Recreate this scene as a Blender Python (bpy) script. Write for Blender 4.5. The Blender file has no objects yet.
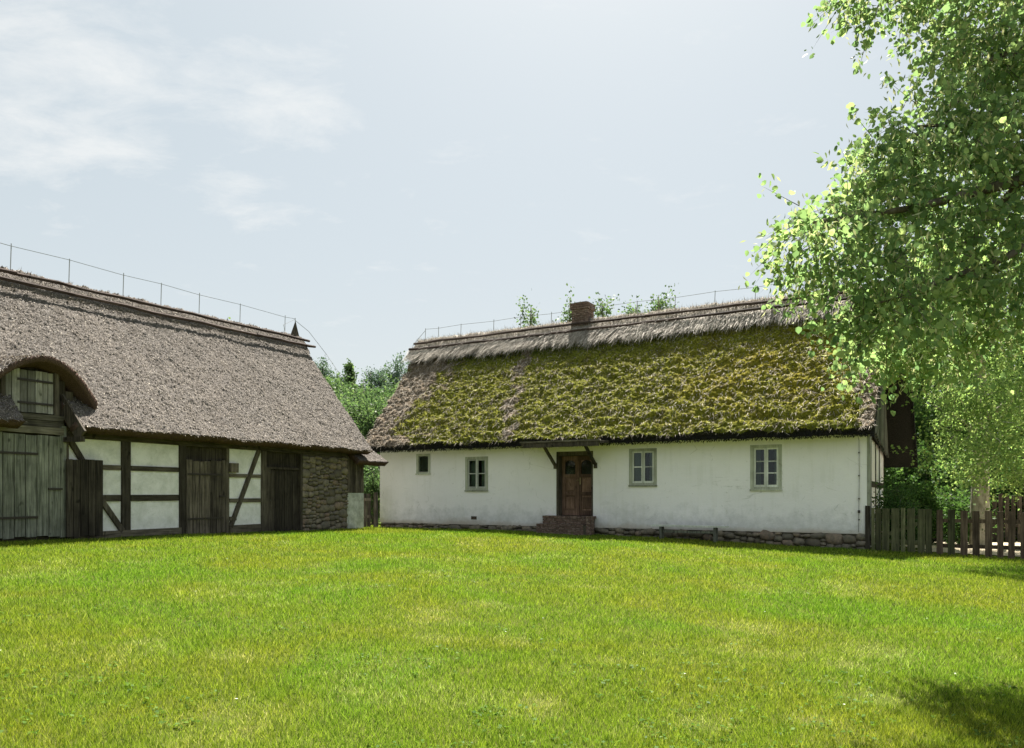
import bpy, bmesh, math, random
import numpy as np
from mathutils import Vector, Matrix
random.seed(7); RNG = np.random.default_rng(11)
S = bpy.context.scene
COL = S.collection

# ------------------------------------------------------------------ camera
cam_d = bpy.data.cameras.new('camera'); cam = bpy.data.objects.new('camera', cam_d); COL.objects.link(cam)
cam.location = (0, 0, 1.6); cam.rotation_euler = (math.radians(90), 0, 0)
cam_d.sensor_width = 36; cam_d.lens = 750/1024*36; cam_d.shift_y = 119/1024
cam_d.clip_start = .1; cam_d.clip_end = 3000
S.camera = cam

# ------------------------------------------------------------------ node helper
class NT:
    def __init__(s, tree): s.t = tree; s.n = tree.nodes; s.l = tree.links
    def node(s, typ, **kw):
        n = s.n.new(typ)
        for k, v in kw.items(): setattr(n, k, v)
        return n
    def put(s, sock, v):
        if isinstance(v, bpy.types.NodeSocket): s.l.new(v, sock)
        elif v is not None: sock.default_value = v
    def math(s, op, a, b=None, c=None, clamp=False):
        n = s.node('ShaderNodeMath', operation=op, use_clamp=clamp)
        for i, v in enumerate((a, b, c)): s.put(n.inputs[i], v)
        return n.outputs[0]
    def vmath(s, op, a, b=None):
        n = s.node('ShaderNodeVectorMath', operation=op)
        s.put(n.inputs[0], a); s.put(n.inputs[1], b)
        return n.outputs['Value'] if op in ('DOT_PRODUCT', 'LENGTH', 'DISTANCE') else n.outputs[0]
    def noise(s, vec, scale, detail=3, rough=.55, dist=0):
        n = s.node('ShaderNodeTexNoise'); s.put(n.inputs['Vector'], vec)
        n.inputs['Scale'].default_value = scale; n.inputs['Detail'].default_value = detail
        n.inputs['Roughness'].default_value = rough; n.inputs['Distortion'].default_value = dist
        return n.outputs['Fac']
    def ramp(s, fac, *stops):
        n = s.node('ShaderNodeValToRGB'); s.put(n.inputs[0], fac); e = n.color_ramp.elements
        while len(e) < len(stops): e.new(.5)
        for el, (p, c) in zip(e, stops):
            el.position = p; el.color = (c, c, c, 1) if isinstance(c, (int, float)) else (*c, 1)
        return n.outputs[0]
    def mix(s, fac, a, b, blend='MIX'):
        n = s.node('ShaderNodeMix', data_type='RGBA', blend_type=blend)
        s.put(n.inputs[0], fac)
        s.put(n.inputs[6], (*a, 1) if isinstance(a, tuple) else a); s.put(n.inputs[7], (*b, 1) if isinstance(b, tuple) else b)
        return n.outputs[2]
    def pos(s): return s.node('ShaderNodeNewGeometry').outputs['Position']
    def scaled(s, v, xyz, off=None):
        n = s.node('ShaderNodeMapping'); s.put(n.inputs[0], v); n.inputs['Scale'].default_value = xyz
        if off is not None: s.put(n.inputs['Location'], off)
        return n.outputs[0]
    def attr(s, name): return s.node('ShaderNodeAttribute', attribute_name=name).outputs['Fac']
    def bump(s, h, strength=.3, dist=.02):
        n = s.node('ShaderNodeBump'); s.put(n.inputs['Height'], h)
        n.inputs['Strength'].default_value = strength; n.inputs['Distance'].default_value = dist
        return n.outputs[0]

# ------------------------------------------------------------------ sky, sun, exposure
SUN_AZ, SUN_EL = math.radians(9), math.radians(60)
W = bpy.data.worlds.new('World'); S.world = W; W.use_nodes = True
w = NT(W.node_tree); w.n.clear()
sky = w.node('ShaderNodeTexSky', sky_type='NISHITA')
sky.sun_disc = False; sky.sun_elevation = SUN_EL; sky.sun_rotation = SUN_AZ
sky.altitude = 100; sky.air_density = 1.0; sky.dust_density = 4.0; sky.ozone_density = 1.0
tc = w.node('ShaderNodeTexCoord').outputs['Generated']
sep = w.node('ShaderNodeSeparateXYZ'); w.put(sep.inputs[0], tc)
zz = w.math('MAXIMUM', sep.outputs[2], .02)
inv = w.math('DIVIDE', 1, w.math('ADD', zz, .12))
comb = w.node('ShaderNodeCombineXYZ')
w.put(comb.inputs[0], w.math('MULTIPLY', sep.outputs[0], inv)); w.put(comb.inputs[1], w.math('MULTIPLY', sep.outputs[1], inv))
cv = w.scaled(comb.outputs[0], (1.0, 1.5, 1), (.35, .2, 0))
wisp = w.noise(cv, 4.2, 9, .66, .3)
def blob(d, r, amp):
    d = Vector(d).normalized()
    q = w.vmath('DISTANCE', w.scaled(tc, (1, 1, 1.6)), (d.x, d.y, d.z*1.6))
    return w.math('MULTIPLY', w.math('SUBTRACT', 1, w.math('DIVIDE', q, r), clamp=True), amp)
bl = w.math('ADD', blob((-452, 750, 440), .16, .36), blob((-232, 750, 388), .11, .40))
bl = w.math('ADD', bl, w.math('ADD', blob((-500, 750, 348), .10, .30), blob((-390, 750, 345), .07, .26)))
bl = w.math('ADD', bl, blob((-270, 750, 292), .08, .2))
cl = w.ramp(w.math('ADD', wisp, bl), (.58, 0), (.68, .3), (.9, 1))
# pale summer haze over the whole dome, thicker towards the horizon
veil = w.math('ADD', .80, w.math('MULTIPLY', w.math('POWER', w.math('SUBTRACT', 1, zz), 5), .15))
hzc = w.mix(w.math('POWER', w.math('SUBTRACT', 1, zz), 4), (3.3, 3.75, 3.85), (4.6, 4.85, 4.88))
hazed = w.mix(veil, sky.outputs[0], hzc)
skyc = w.mix(w.math('MULTIPLY', cl, .62), hazed, (5.3, 5.35, 5.3))
bg = w.node('ShaderNodeBackground'); w.put(bg.inputs[0], skyc); bg.inputs[1].default_value = .05
out = w.node('ShaderNodeOutputWorld'); w.l.new(bg.outputs[0], out.inputs[0])

sl = bpy.data.lights.new('sun', 'SUN'); sl.energy = 5.0; sl.angle = math.radians(.6); sl.color = (1, .955, .87)
sun = bpy.data.objects.new('sun', sl); COL.objects.link(sun)
sd = Vector((math.sin(SUN_AZ)*math.cos(SUN_EL), math.cos(SUN_AZ)*math.cos(SUN_EL), math.sin(SUN_EL)))
sun.rotation_euler = sd.to_track_quat('Z', 'Y').to_euler(); sun.location = (0, 0, 40)
S.view_settings.view_transform = 'Standard'; S.view_settings.look = 'None'
S.view_settings.exposure = 1.85; S.view_settings.gamma = 1
S.render.engine = 'CYCLES'
S.cycles.max_bounces = 9; S.cycles.diffuse_bounces = 6; S.cycles.transmission_bounces = 5; S.cycles.transparent_max_bounces = 8

# ------------------------------------------------------------------ mesh and object helpers
def link(o, parent=None, label=None, cat=None, group=None, kind=None):
    COL.objects.link(o)
    if parent is not None: o.parent = parent
    for k, v in (('label', label), ('category', cat), ('group', group), ('kind', kind)):
        if v: o[k] = v
    return o
def thing(name, label, cat, loc=(0, 0, 0), rz=0, group=None, sc=1):
    o = bpy.data.objects.new(name, None); o.empty_display_size = .3
    o.location = loc; o.rotation_euler.z = rz; o.scale = (sc, sc, sc)
    return link(o, None, label, cat, group)
def fast(name, V, F, mat, smooth=False, attrs=None):
    """numpy verts (n,3), faces (m,k) with one k, or a list of such arrays"""
    V = np.asarray(V, np.float32); Fs = F if isinstance(F, list) else [F]
    me = bpy.data.meshes.new(name); me.vertices.add(len(V)); me.vertices.foreach_set('co', V.ravel())
    idx = np.concatenate([np.asarray(f, np.int32).ravel() for f in Fs])
    cnt = np.concatenate([np.full(len(f), np.asarray(f).shape[1], np.int32) for f in Fs])
    me.loops.add(len(idx)); me.loops.foreach_set('vertex_index', idx)
    me.polygons.add(len(cnt)); st = np.zeros(len(cnt), np.int32); st[1:] = np.cumsum(cnt)[:-1]
    me.polygons.foreach_set('loop_start', st)
    if smooth: me.polygons.foreach_set('use_smooth', np.ones(len(cnt), bool))
    for an, (dom, arr) in (attrs or {}).items():
        a = me.attributes.new(an, 'FLOAT', dom); a.data.foreach_set('value', np.asarray(arr, np.float32))
    me.update(calc_edges=True); me.materials.append(mat)
    return me
def obj(name, me, parent=None, **kw):
    return link(bpy.data.objects.new(name, me), parent, **kw)
BF = [(0, 3, 2, 1), (4, 5, 6, 7), (0, 1, 5, 4), (1, 2, 6, 5), (2, 3, 7, 6), (3, 0, 4, 7)]
class MB:
    def __init__(s): s.v = []; s.f = []
    def raw(s, v, f):
        b = len(s.v); s.v += [tuple(p) for p in v]; s.f += [tuple(i+b for i in q) for q in f]; return s
    def box(s, x0, x1, y0, y1, z0, z1):
        return s.raw([(x0, y0, z0), (x1, y0, z0), (x1, y1, z0), (x0, y1, z0), (x0, y0, z1), (x1, y0, z1), (x1, y1, z1), (x0, y1, z1)], BF)
    def tube(s, pts, rad, n=6, cap=True):
        pts = [Vector(p) for p in pts]; rad = rad if isinstance(rad, (list, tuple)) else [rad]*len(pts)
        V = []; F = []
        for i, p in enumerate(pts):
            d = (pts[min(i+1, len(pts)-1)]-pts[max(i-1, 0)]).normalized()
            a = d.orthogonal().normalized() if i == 0 else (a - d*a.dot(d)).normalized()
            b = d.cross(a)
            for k in range(n):
                t = 2*math.pi*k/n; V.append(p+(a*math.cos(t)+b*math.sin(t))*rad[i])
        for i in range(len(pts)-1):
            for k in range(n):
                k2 = (k+1) % n; F.append((i*n+k, i*n+k2, (i+1)*n+k2, (i+1)*n+k))
        if cap: F += [tuple(reversed(range(n))), tuple(range((len(pts)-1)*n, len(pts)*n))]
        return s.raw(V, F)
    def beam(s, a, b, wx, wy, up=(0, 1, 0)):
        """square bar from a to b: wx wide across, wy along 'up'"""
        a, b, u = Vector(a), Vector(b), Vector(up); d = (b-a).normalized(); u = (u-d*u.dot(d)).normalized(); r = d.cross(u)
        V = [p+r*sx*wx/2+u*sy*wy/2 for p in (a, b) for sx, sy in ((-1, -1), (1, -1), (1, 1), (-1, 1))]
        return s.raw(V, BF)
    def build(s, name, mat, parent=None, smooth=False, bevel=0, **kw):
        me = bpy.data.meshes.new(name); me.from_pydata(s.v, [], s.f); me.materials.append(mat)
        if bevel:
            bm = bmesh.new(); bm.from_mesh(me)
            bmesh.ops.bevel(bm, geom=bm.edges[:], offset=bevel, segments=1, affect='EDGES', clamp_overlap=True); bm.to_mesh(me); bm.free()
        if smooth:
            for p in me.polygons: p.use_smooth = True
        me.update(); return obj(name, me, parent, **kw)
_tab = np.random.default_rng(5).random(65536)
def vnoise(x, y, seed=0):
    xi = np.floor(x).astype(np.int64); yi = np.floor(y).astype(np.int64); fx = x-xi; fy = y-yi
    fx = fx*fx*(3-2*fx); fy = fy*fy*(3-2*fy)
    h = lambda a, b: _tab[(a*73856093 ^ b*19349663 ^ (seed*83492791+1013)) & 65535]
    return (h(xi, yi)*(1-fx)+h(xi+1, yi)*fx)*(1-fy)+(h(xi, yi+1)*(1-fx)+h(xi+1, yi+1)*fx)*fy
def fbm(x, y, oct=4, seed=0, gain=.5):
    s = 0; a = 1; t = 0
    for i in range(oct): s = s+a*vnoise(x*2**i, y*2**i, seed+i*7); t += a; a *= gain
    return s/t
_units = {}
def unit_box(mat, var):
    """a slightly irregular box of size 1 with broken edges, shared by alike pieces"""
    k = (mat.name, var)
    if k not in _units:
        r = random.Random(var*31+5); m = MB().box(-.5, .5, -.5, .5, -.5, .5)
        m.v = [(x*(1-r.random()*.05), y*(1-r.random()*.04), z*(1-r.random()*.012)) for x, y, z in m.v]
        me = bpy.data.meshes.new('board'); me.from_pydata(m.v, [], m.f); me.materials.append(mat); me.update(); _units[k] = me
    return _units[k]
def piece(name, mat, x0, x1, y0, y1, z0, z1, parent, ry=0, rz=0, rx=0, **kw):
    o = bpy.data.objects.new(name, unit_box(mat, random.randrange(5)))
    o.location = ((x0+x1)/2, (y0+y1)/2, (z0+z1)/2); o.scale = (x1-x0, y1-y0, z1-z0); o.rotation_euler = (rx, ry, rz)
    return link(o, parent, **kw)
_stones = {}
def stone(name, mat, cx, cy, cz, sx, sy, sz, parent, rot=.12):
    k = (mat.name, random.randrange(8))
    if k not in _stones:
        r = random.Random(k[1]+100); bm = bmesh.new(); bmesh.ops.create_cube(bm, size=1)
        bmesh.ops.bevel(bm, geom=bm.edges[:], offset=.27, segments=1, affect='EDGES')
        for v in bm.verts: v.co += Vector((r.uniform(-.12, .12), r.uniform(-.09, .09), r.uniform(-.12, .12)))
        me = bpy.data.meshes.new('stone'); bm.to_mesh(me); bm.free(); me.materials.append(mat)
        for p in me.polygons: p.use_smooth = True
        _stones[k] = me
    o = bpy.data.objects.new(name, _stones[k]); o.location = (cx, cy, cz); o.scale = (sx, sy, sz)
    o.rotation_euler = (0, random.uniform(-rot, rot), random.choice((0, math.pi)))
    return link(o, parent)

# ------------------------------------------------------------------ materials
def mat(name, fn, rough=.85, spec=.25):
    m = bpy.data.materials.new(name); m.use_nodes = True; t = NT(m.node_tree)
    p = t.n['Principled BSDF']; p.inputs['Roughness'].default_value = rough; p.inputs['Specular IOR Level'].default_value = spec
    c, nrm = fn(t, p)
    t.put(p.inputs['Base Color'], (*c, 1) if isinstance(c, tuple) else c)
    if nrm is not None: t.put(p.inputs['Normal'], nrm)
    return m
def wood(name, dark, light, axis='z', knots=True):
    def fn(t, p):
        oi = t.node('ShaderNodeObjectInfo').outputs['Random']
        off = t.node('ShaderNodeCombineXYZ'); t.put(off.inputs[0], t.math('MULTIPLY', oi, 37)); t.put(off.inputs[2], t.math('MULTIPLY', oi, 91))
        sc = {'z': (30, 30, 1.6), 'x': (2.2, 2.2, 40)}[axis]
        v = t.scaled(t.pos(), sc, off.outputs[0])
        g = t.noise(v, 1, 5, .65, .4)
        blot = t.noise(t.pos(), 2.3, 4, .6)
        c = t.mix(t.ramp(g, (.36, 0), (.64, 1)), dark, light)
        kn = t.ramp(t.noise(t.scaled(t.pos(), (9, 9, 5), off.outputs[0]), 1, 1, .4), (.70, 0), (.78, 1))
        c = t.mix(t.math('MULTIPLY', kn, .8), c, tuple(x*.4 for x in dark))
        c = t.mix(t.math('MULTIPLY', t.ramp(blot, (.42, 0), (.68, 1)), .55), c, tuple(x*.55 for x in dark))
        k = t.math('ADD', .55, t.math('MULTIPLY', oi, .85))
        kc = t.node('ShaderNodeCombineXYZ'); [t.put(kc.inputs[i], k) for i in range(3)]
        return t.mix(1, c, kc.outputs[0], 'MULTIPLY'), t.bump(g, .45, .012)
    return mat(name, fn, .88, .15)
M = {}
M['timber'] = wood('old_dark_timber', (.045, .037, .028), (.125, .108, .085))
M['timber_h'] = wood('old_dark_rail_timber', (.05, .042, .032), (.15, .13, .10), 'x')
M['plank_grey'] = wood('silvered_gate_planks', (.075, .08, .064), (.235, .24, .20))
M['plank_pale'] = wood('pale_hatch_planks', (.16, .155, .13), (.36, .35, .31))
M['plank_brown'] = wood('brown_door_planks', (.05, .042, .034), (.19, .16, .125))
M['plank_dark'] = wood('blackened_planks', (.03, .025, .02), (.10, .085, .066))
M['plank_h'] = wood('weathered_horizontal_boards', (.07, .062, .045), (.2, .18, .14), 'x')
M['picket'] = wood('mossy_picket_wood', (.065, .068, .036), (.17, .17, .09))
M['picket_dry'] = wood('brown_picket_wood', (.06, .042, .03), (.17, .125, .09))
M['door'] = wood('varnished_brown_door', (.12, .072, .052), (.26, .165, .12))
M['frame'] = wood('grey_green_window_paint', (.34, .35, .28), (.52, .53, .45))
M['sash'] = wood('white_sash_paint', (.58, .59, .54), (.76, .77, .72))
M['gable'] = wood('grey_gable_boards', (.09, .088, .08), (.24, .235, .21))
M['pole'] = wood('ridge_pole_wood', (.03, .02, .017), (.08, .058, .048), 'x')
M['iron'] = mat('black_iron', lambda t, p: (t.mix(t.noise(t.pos(), 30), (.012, .012, .013), (.05, .035, .025)), None), .6, .4)
M['wire'] = mat('galvanised_wire', lambda t, p: (t.mix(t.noise(t.pos(), 9), (.22, .23, .24), (.34, .35, .36)), None), .5, .5)
M['brass'] = mat('worn_brass', lambda t, p: (t.mix(t.noise(t.pos(), 40), (.18, .13, .06), (.3, .23, .1)), None), .4, .6)
def white_fn(t, p):
    P = t.pos()
    big = t.noise(t.scaled(P, (1, 1, 1.7)), .9, 6, .65, .3); mid = t.noise(P, 4.2, 6, .7); fine = t.noise(P, 34, 4, .6)

    sx = t.node('ShaderNodeSeparateXYZ'); t.put(sx.inputs[0], P)
    # rain splash: grey blotches with ragged edges in the bottom metre, brown scuffs along the foot
    h = t.math('SUBTRACT', 1, t.math('DIVIDE', t.math('SUBTRACT', sx.outputs[2], .62), 1.1), clamp=True)
    gm = t.ramp(t.math('ADD', t.math('MULTIPLY', h, .42), t.math('MULTIPLY', mid, .62)), (.50, 0), (.74, 1))
    c = t.mix(t.ramp(big, (.35, 0), (.75, 1)), (.91, .875, .90), (.86, .83, .855))
    c = t.mix(t.math('MULTIPLY', gm, .6), c, (.50, .50, .49))
    foot = t.math('SUBTRACT', 1, t.math('DIVIDE', t.math('SUBTRACT', sx.outputs[2], .62), .33), clamp=True)
    bm_ = t.ramp(t.math('ADD', t.math('MULTIPLY', foot, .4), t.math('MULTIPLY', big, .6)), (.52, 0), (.72, 1))
    c = t.mix(t.math('MULTIPLY', bm_, .6), c, (.40, .31, .22))
    drip = t.ramp(t.math('MULTIPLY', t.noise(t.scaled(P, (7, 7, .55)), 1, 4, .6), t.math('ADD', .55, big)), (.56, 0), (.72, 1))
    c = t.mix(t.math('MULTIPLY', drip, .12), c, (.55, .54, .46))
    crk = t.node('ShaderNodeTexVoronoi', feature='DISTANCE_TO_EDGE'); t.put(crk.inputs['Vector'], t.vmath('ADD', P, t.node('ShaderNodeTexNoise').outputs['Color'])); crk.inputs['Scale'].default_value = .8
    ck = t.math('MULTIPLY', t.ramp(crk.outputs['Distance'], (0, 1), (.008, 0)), t.ramp(mid, (.5, 0), (.6, 1)))
    c = t.mix(t.math('MULTIPLY', ck, .5), c, (.4, .39, .36))
    speck = t.ramp(t.noise(P, 16, 2, .5), (.70, 0), (.74, 1))
    c = t.mix(t.math('MULTIPLY', speck, .3), c, (.5, .5, .46))
    return c, t.bump(t.math('ADD', mid, t.math('MULTIPLY', fine, .35)), .35, .035)
M['white'] = mat('limewashed_plaster', white_fn, .95, .1)
def panel_fn(t, p):
    P = t.pos(); a = t.noise(P, 3.1, 6, .68, .3); b = t.noise(P, 22, 4, .6)
    c = t.mix(t.ramp(a, (.38, 0), (.66, 1)), (.84, .82, .82), (.60, .60, .57))
    c = t.mix(t.math('MULTIPLY', t.ramp(b, (.6, 0), (.75, 1)), .5), c, (.40, .40, .36))
    return c, t.bump(t.math('ADD', a, t.math('MULTIPLY', b, .4)), .4, .03)
M['panel'] = mat('barn_panel_limewash', panel_fn, .95, .1)
def end_fn(t, p):
    P = t.pos(); a = t.noise(P, 5, 6, .7, .4); b = t.noise(P, 26, 4, .6)
    c = t.mix(t.ramp(a, (.35, 0), (.62, 1)), (.62, .63, .59), (.34, .35, .31))
    return c, t.bump(t.math('ADD', a, t.math('MULTIPLY', b, .4)), .6, .04)
M['end_plaster'] = mat('weathered_end_plaster', end_fn, .95, .1)
def stone_fn(t, p):
    oi = t.node('ShaderNodeObjectInfo').outputs['Random']
    c = t.ramp(oi, (0, (.12, .10, .075)), (.3, (.24, .20, .15)), (.55, (.16, .14, .11)), (.8, (.29, .24, .18)), (1, (.23, .16, .12)))
    n = t.noise(t.pos(), 11, 6, .65)
    c = t.mix(t.ramp(n, (.4, 0), (.7, 1)), c, (.11, .105, .085))
    return c, t.bump(n, .6, .03)
M['stone'] = mat('fieldstone', stone_fn, .92, .15)
def mortar_fn(t, p):
    n = t.noise(t.pos(), 14, 6, .7)
    return t.mix(n, (.04, .035, .027), (.15, .13, .10)), t.bump(n, .6, .03)
M['mortar'] = mat('lime_mortar', mortar_fn, .95, .1)
def brick_fn(t, p):
    oi = t.node('ShaderNodeObjectInfo').outputs['Random']
    c = t.ramp(t.math('FRACT', t.math('ADD', oi, t.math('MULTIPLY', t.noise(t.scaled(t.pos(), (5, 5, 13)), 1, 1), 3))), (0, (.085, .06, .05)), (.5, (.165, .105, .085)), (1, (.28, .21, .175)))
    n = t.noise(t.pos(), 18, 5, .65)
    return t.mix(t.ramp(n, (.42, 0), (.72, .8)), c, (.12, .09, .07)), t.bump(n, .5, .02)
M['brick'] = mat('old_red_brick', brick_fn, .9, .15)
def glass_mat():
    m = bpy.data.materials.new('window_glass'); m.use_nodes = True; t = NT(m.node_tree); t.n.remove(t.n['Principled BSDF'])
    tr = t.node('ShaderNodeBsdfTransparent'); tr.inputs[0].default_value = (.72, .78, .75, 1)
    gl = t.node('ShaderNodeBsdfGlossy'); gl.inputs['Roughness'].default_value = .03; gl.inputs[0].default_value = (.6, .64, .64, 1)
    t.put(gl.inputs['Normal'], t.bump(t.noise(t.pos(), 6, 2), .08, .02))
    fr = t.node('ShaderNodeFresnel'); fr.inputs[0].default_value = 1.5
    mx = t.node('ShaderNodeMixShader'); t.l.new(fr.outputs[0], mx.inputs[0]); t.l.new(tr.outputs[0], mx.inputs[1]); t.l.new(gl.outputs[0], mx.inputs[2])
    t.l.new(mx.outputs[0], t.n['Material Output'].inputs[0]); return m
M['glass'] = glass_mat()
M['curtain'] = mat('net_curtain', lambda t, p: (t.mix(t.noise(t.scaled(t.pos(), (60, 60, 1)), 1, 2), (.45, .47, .44), (.62, .64, .6)), None), .95, .1)
M['net'] = mat('grey_net', lambda t, p: (t.mix(t.noise(t.pos(), 12), (.16, .15, .12), (.24, .23, .19)), None), .95, .1)
M['inside'] = mat('dim_interior', lambda t, p: (t.mix(t.noise(t.pos(), 3), (.07, .06, .05), (.12, .10, .08)), None), .95, .1)

def reed_fn(t, p):
    P = t.pos()
    a = t.noise(P, 95, 2, .7); b = t.noise(P, 30, 4, .7); big = t.noise(P, .7, 4, .6); mid = t.noise(P, 5, 3, .6)
    sp = t.math('ADD', t.math('MULTIPLY', a, .6), t.math('MULTIPLY', b, .4))
    c = t.ramp(sp, (.39, (.03, .024, .02)), (.48, (.088, .078, .070)), (.55, (.17, .154, .140)), (.64, (.41, .38, .35)))
    c = t.mix(t.math('MULTIPLY', t.ramp(big, (.4, 0), (.65, 1)), .35), c, (.17, .148, .13))
    c = t.mix(t.math('MULTIPLY', t.ramp(mid, (.5, 0), (.7, 1)), .15), c, (.30, .26, .22))
    ob = t.node('ShaderNodeTexCoord').outputs['Object']
    sk = t.noise(t.scaled(ob, (3.2, .35, .35)), 1, 5, .65)
    c = t.mix(t.math('MULTIPLY', t.ramp(sk, (.5, 0), (.7, 1)), .5), c, t.mix(1, c, (.62, .60, .56), 'MULTIPLY'))
    c = t.mix(t.math('MULTIPLY', t.ramp(sk, (.28, 1), (.45, 0)), .4), c, t.mix(1, c, (1.25, 1.24, 1.2), 'MULTIPLY'))
    return c, t.bump(sp, .9, .03)
M['reed'] = mat('grey_reed_thatch', reed_fn, .95, .08)
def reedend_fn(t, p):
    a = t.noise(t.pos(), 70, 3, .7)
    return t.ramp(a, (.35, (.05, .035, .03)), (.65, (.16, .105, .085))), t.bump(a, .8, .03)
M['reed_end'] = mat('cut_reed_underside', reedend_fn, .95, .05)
def moss_fn(t, p):
    P = t.pos(); ms = t.attr('moss'); gr = t.attr('green')
    a = t.noise(P, 60, 3, .7); b = t.noise(P, 18, 4, .65); hue = t.noise(P, 1.1, 4, .6)
    straw = t.ramp(t.math('ADD', t.math('MULTIPLY', a, .6), t.math('MULTIPLY', b, .4)), (.38, (.045, .034, .022)), (.5, (.165, .125, .085)), (.64, (.38, .31, .23)))
    m1 = t.ramp(b, (.3, (.045, .055, .009)), (.5, (.18, .19, .025)), (.7, (.36, .35, .06)))
    m1 = t.mix(t.ramp(t.noise(P, 2.6, 4, .6), (.45, 0), (.65, .8)), m1, t.ramp(b, (.3, (.05, .045, .015)), (.7, (.17, .15, .045))))
    m2 = t.ramp(b, (.3, (.10, .08, .009)), (.5, (.26, .215, .022)), (.7, (.42, .34, .05)))
    mc = t.mix(t.math('MULTIPLY', t.ramp(hue, (.36, .1), (.6, 1)), t.attr('gold')), m1, m2)
    mc = t.mix(gr, mc, t.ramp(b, (.3, (.02, .035, .008)), (.7, (.075, .11, .022))))
    k = t.ramp(t.math('ADD', ms, t.math('MULTIPLY', t.math('SUBTRACT', a, .5), .7)), (.42, 0), (.58, 1))
    return t.mix(k, straw, mc), t.bump(t.math('ADD', a, b), .8, .03)
M['moss_roof'] = mat('mossy_straw_thatch', moss_fn, .95, .05)
def straw_fn(t, p):
    r = t.attr('rnd')
    return t.ramp(r, (0, (.07, .055, .04)), (.4, (.22, .185, .145)), (.75, (.38, .33, .265)), (1, (.56, .5, .41))), None
M['straw'] = mat('loose_straw', straw_fn, .8, .15)
M['pale_straw'] = mat('bleached_straw', lambda t, p: (t.ramp(t.attr('rnd'), (0, (.12, .10, .08)), (.4, (.33, .29, .24)), (1, (.70, .64, .55))), None), .8, .15)
M['fuzz'] = mat('moss_tufts', lambda t, p: (t.ramp(t.attr('rnd'), (0, (.055, .068, .009)), (.5, (.20, .21, .026)), (.85, (.34, .32, .045)), (1, (.46, .41, .07))), None), .95, .05)
def cap_fn(t, p):
    P = t.pos(); a = t.noise(P, 75, 3, .7); b = t.noise(P, 6, 4, .6)
    c = t.ramp(a, (.38, (.11, .093, .078)), (.5, (.35, .31, .26)), (.64, (.60, .55, .47)))
    return t.mix(t.math('MULTIPLY', t.ramp(b, (.5, 0), (.7, 1)), .4), c, (.13, .11, .08)), t.bump(a, .9, .03)
M['cap'] = mat('ridge_straw', cap_fn, .95, .08)
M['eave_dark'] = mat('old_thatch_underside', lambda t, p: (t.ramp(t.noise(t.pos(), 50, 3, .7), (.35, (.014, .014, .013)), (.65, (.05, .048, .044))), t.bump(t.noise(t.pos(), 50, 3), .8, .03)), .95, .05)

def lawn_cols(t):
    """patchy lawn colour by place, shared by soil and blades"""
    P = t.pos()
    n1 = t.noise(t.scaled(P, (1, 1, 0)), .33, 5, .6, .6); n2 = t.noise(t.scaled(P, (1, 1, 0)), 1.5, 5, .68, .3)
    return t.ramp(n1, (.40, 0), (.62, 1)), t.ramp(n2, (.50, 0), (.66, 1)), P
def ground_fn(t, p):
    a, b, P = lawn_cols(t); f = t.noise(P, 45, 4, .7); far = t.noise(P, 8, 5, .7)
    c = t.mix(f, (.025, .035, .008), (.10, .11, .022))
    c = t.mix(t.math('MULTIPLY', b, .3), c, (.17, .14, .06))
    return t.mix(t.math('MULTIPLY', far, .4), c, (.10, .125, .02)), t.bump(f, .6, .03)
M['soil'] = mat('turf_soil', ground_fn, .95, .05)
def leafy(name, stops, trans, back, rough=.6, extra=None):
    """thin leaf: diffuse with a share of light coming through"""
    m = bpy.data.materials.new(name); m.use_nodes = True; t = NT(m.node_tree); p = t.n['Principled BSDF']
    c = t.ramp(t.attr('rnd'), *stops)
    if extra: c = extra(t, c)
    t.put(p.inputs['Base Color'], c); p.inputs['Roughness'].default_value = rough; p.inputs['Specular IOR Level'].default_value = .06
    tl = t.node('ShaderNodeBsdfTranslucent'); t.put(tl.inputs[0], t.mix(.65, c, t.mix(1, c, back, 'MULTIPLY')))
    t.put(tl.inputs[0], t.mix(1, c, back, 'MULTIPLY'))
    mx = t.node('ShaderNodeMixShader'); mx.inputs[0].default_value = trans
    t.l.new(p.outputs[0], mx.inputs[1]); t.l.new(tl.outputs[0], mx.inputs[2]); t.l.new(mx.outputs[0], t.n['Material Output'].inputs[0])
    return m
def grass_tint(t, c):
    a, b, P = lawn_cols(t)
    c = t.mix(t.math('MULTIPLY', a, .7), c, t.mix(1, c, (.55, 1.0, .8), 'MULTIPLY'))
    return t.mix(t.math('MULTIPLY', b, .32), c, t.mix(1, c, (1.35, 1.08, 1.2), 'MULTIPLY'))
M['grass'] = leafy('grass_blades', ((0, (.02, .05, .006)), (.35, (.13, .18, .016)), (.8, (.285, .34, .038)), (.92, (.38, .39, .10)), (1, (.62, .57, .32))), .38, (1.5, 1.5, .9), .55, grass_tint)
M['linden'] = leafy('linden_leaves', ((0, (.10, .16, .085)), (.5, (.165, .235, .11)), (.8, (.24, .30, .135)), (1, (.33, .37, .18))), .58, (1.6, 1.75, 1.2), .5)
M['bract'] = leafy('linden_bracts', ((0, (.30, .33, .16)), (1, (.55, .55, .32))), .4, (1.2, 1.2, 1.0), .6)
M['far_linden'] = leafy('sunny_tree_leaves', ((0, (.11, .175, .07)), (.6, (.19, .27, .10)), (1, (.38, .43, .19))), .58, (1.6, 1.7, 1.1), .5)
M['dark_leaf'] = leafy('dark_shrub_leaves', ((0, (.035, .075, .025)), (.7, (.07, .13, .04)), (1, (.14, .21, .07))), .42, (1.5, 1.6, 1.0), .5)
M['mid_leaf'] = leafy('hedge_tree_leaves', ((0, (.05, .085, .04)), (.6, (.085, .135, .058)), (1, (.18, .23, .10))), .4, (1.45, 1.6, 1.1), .5)
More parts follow.
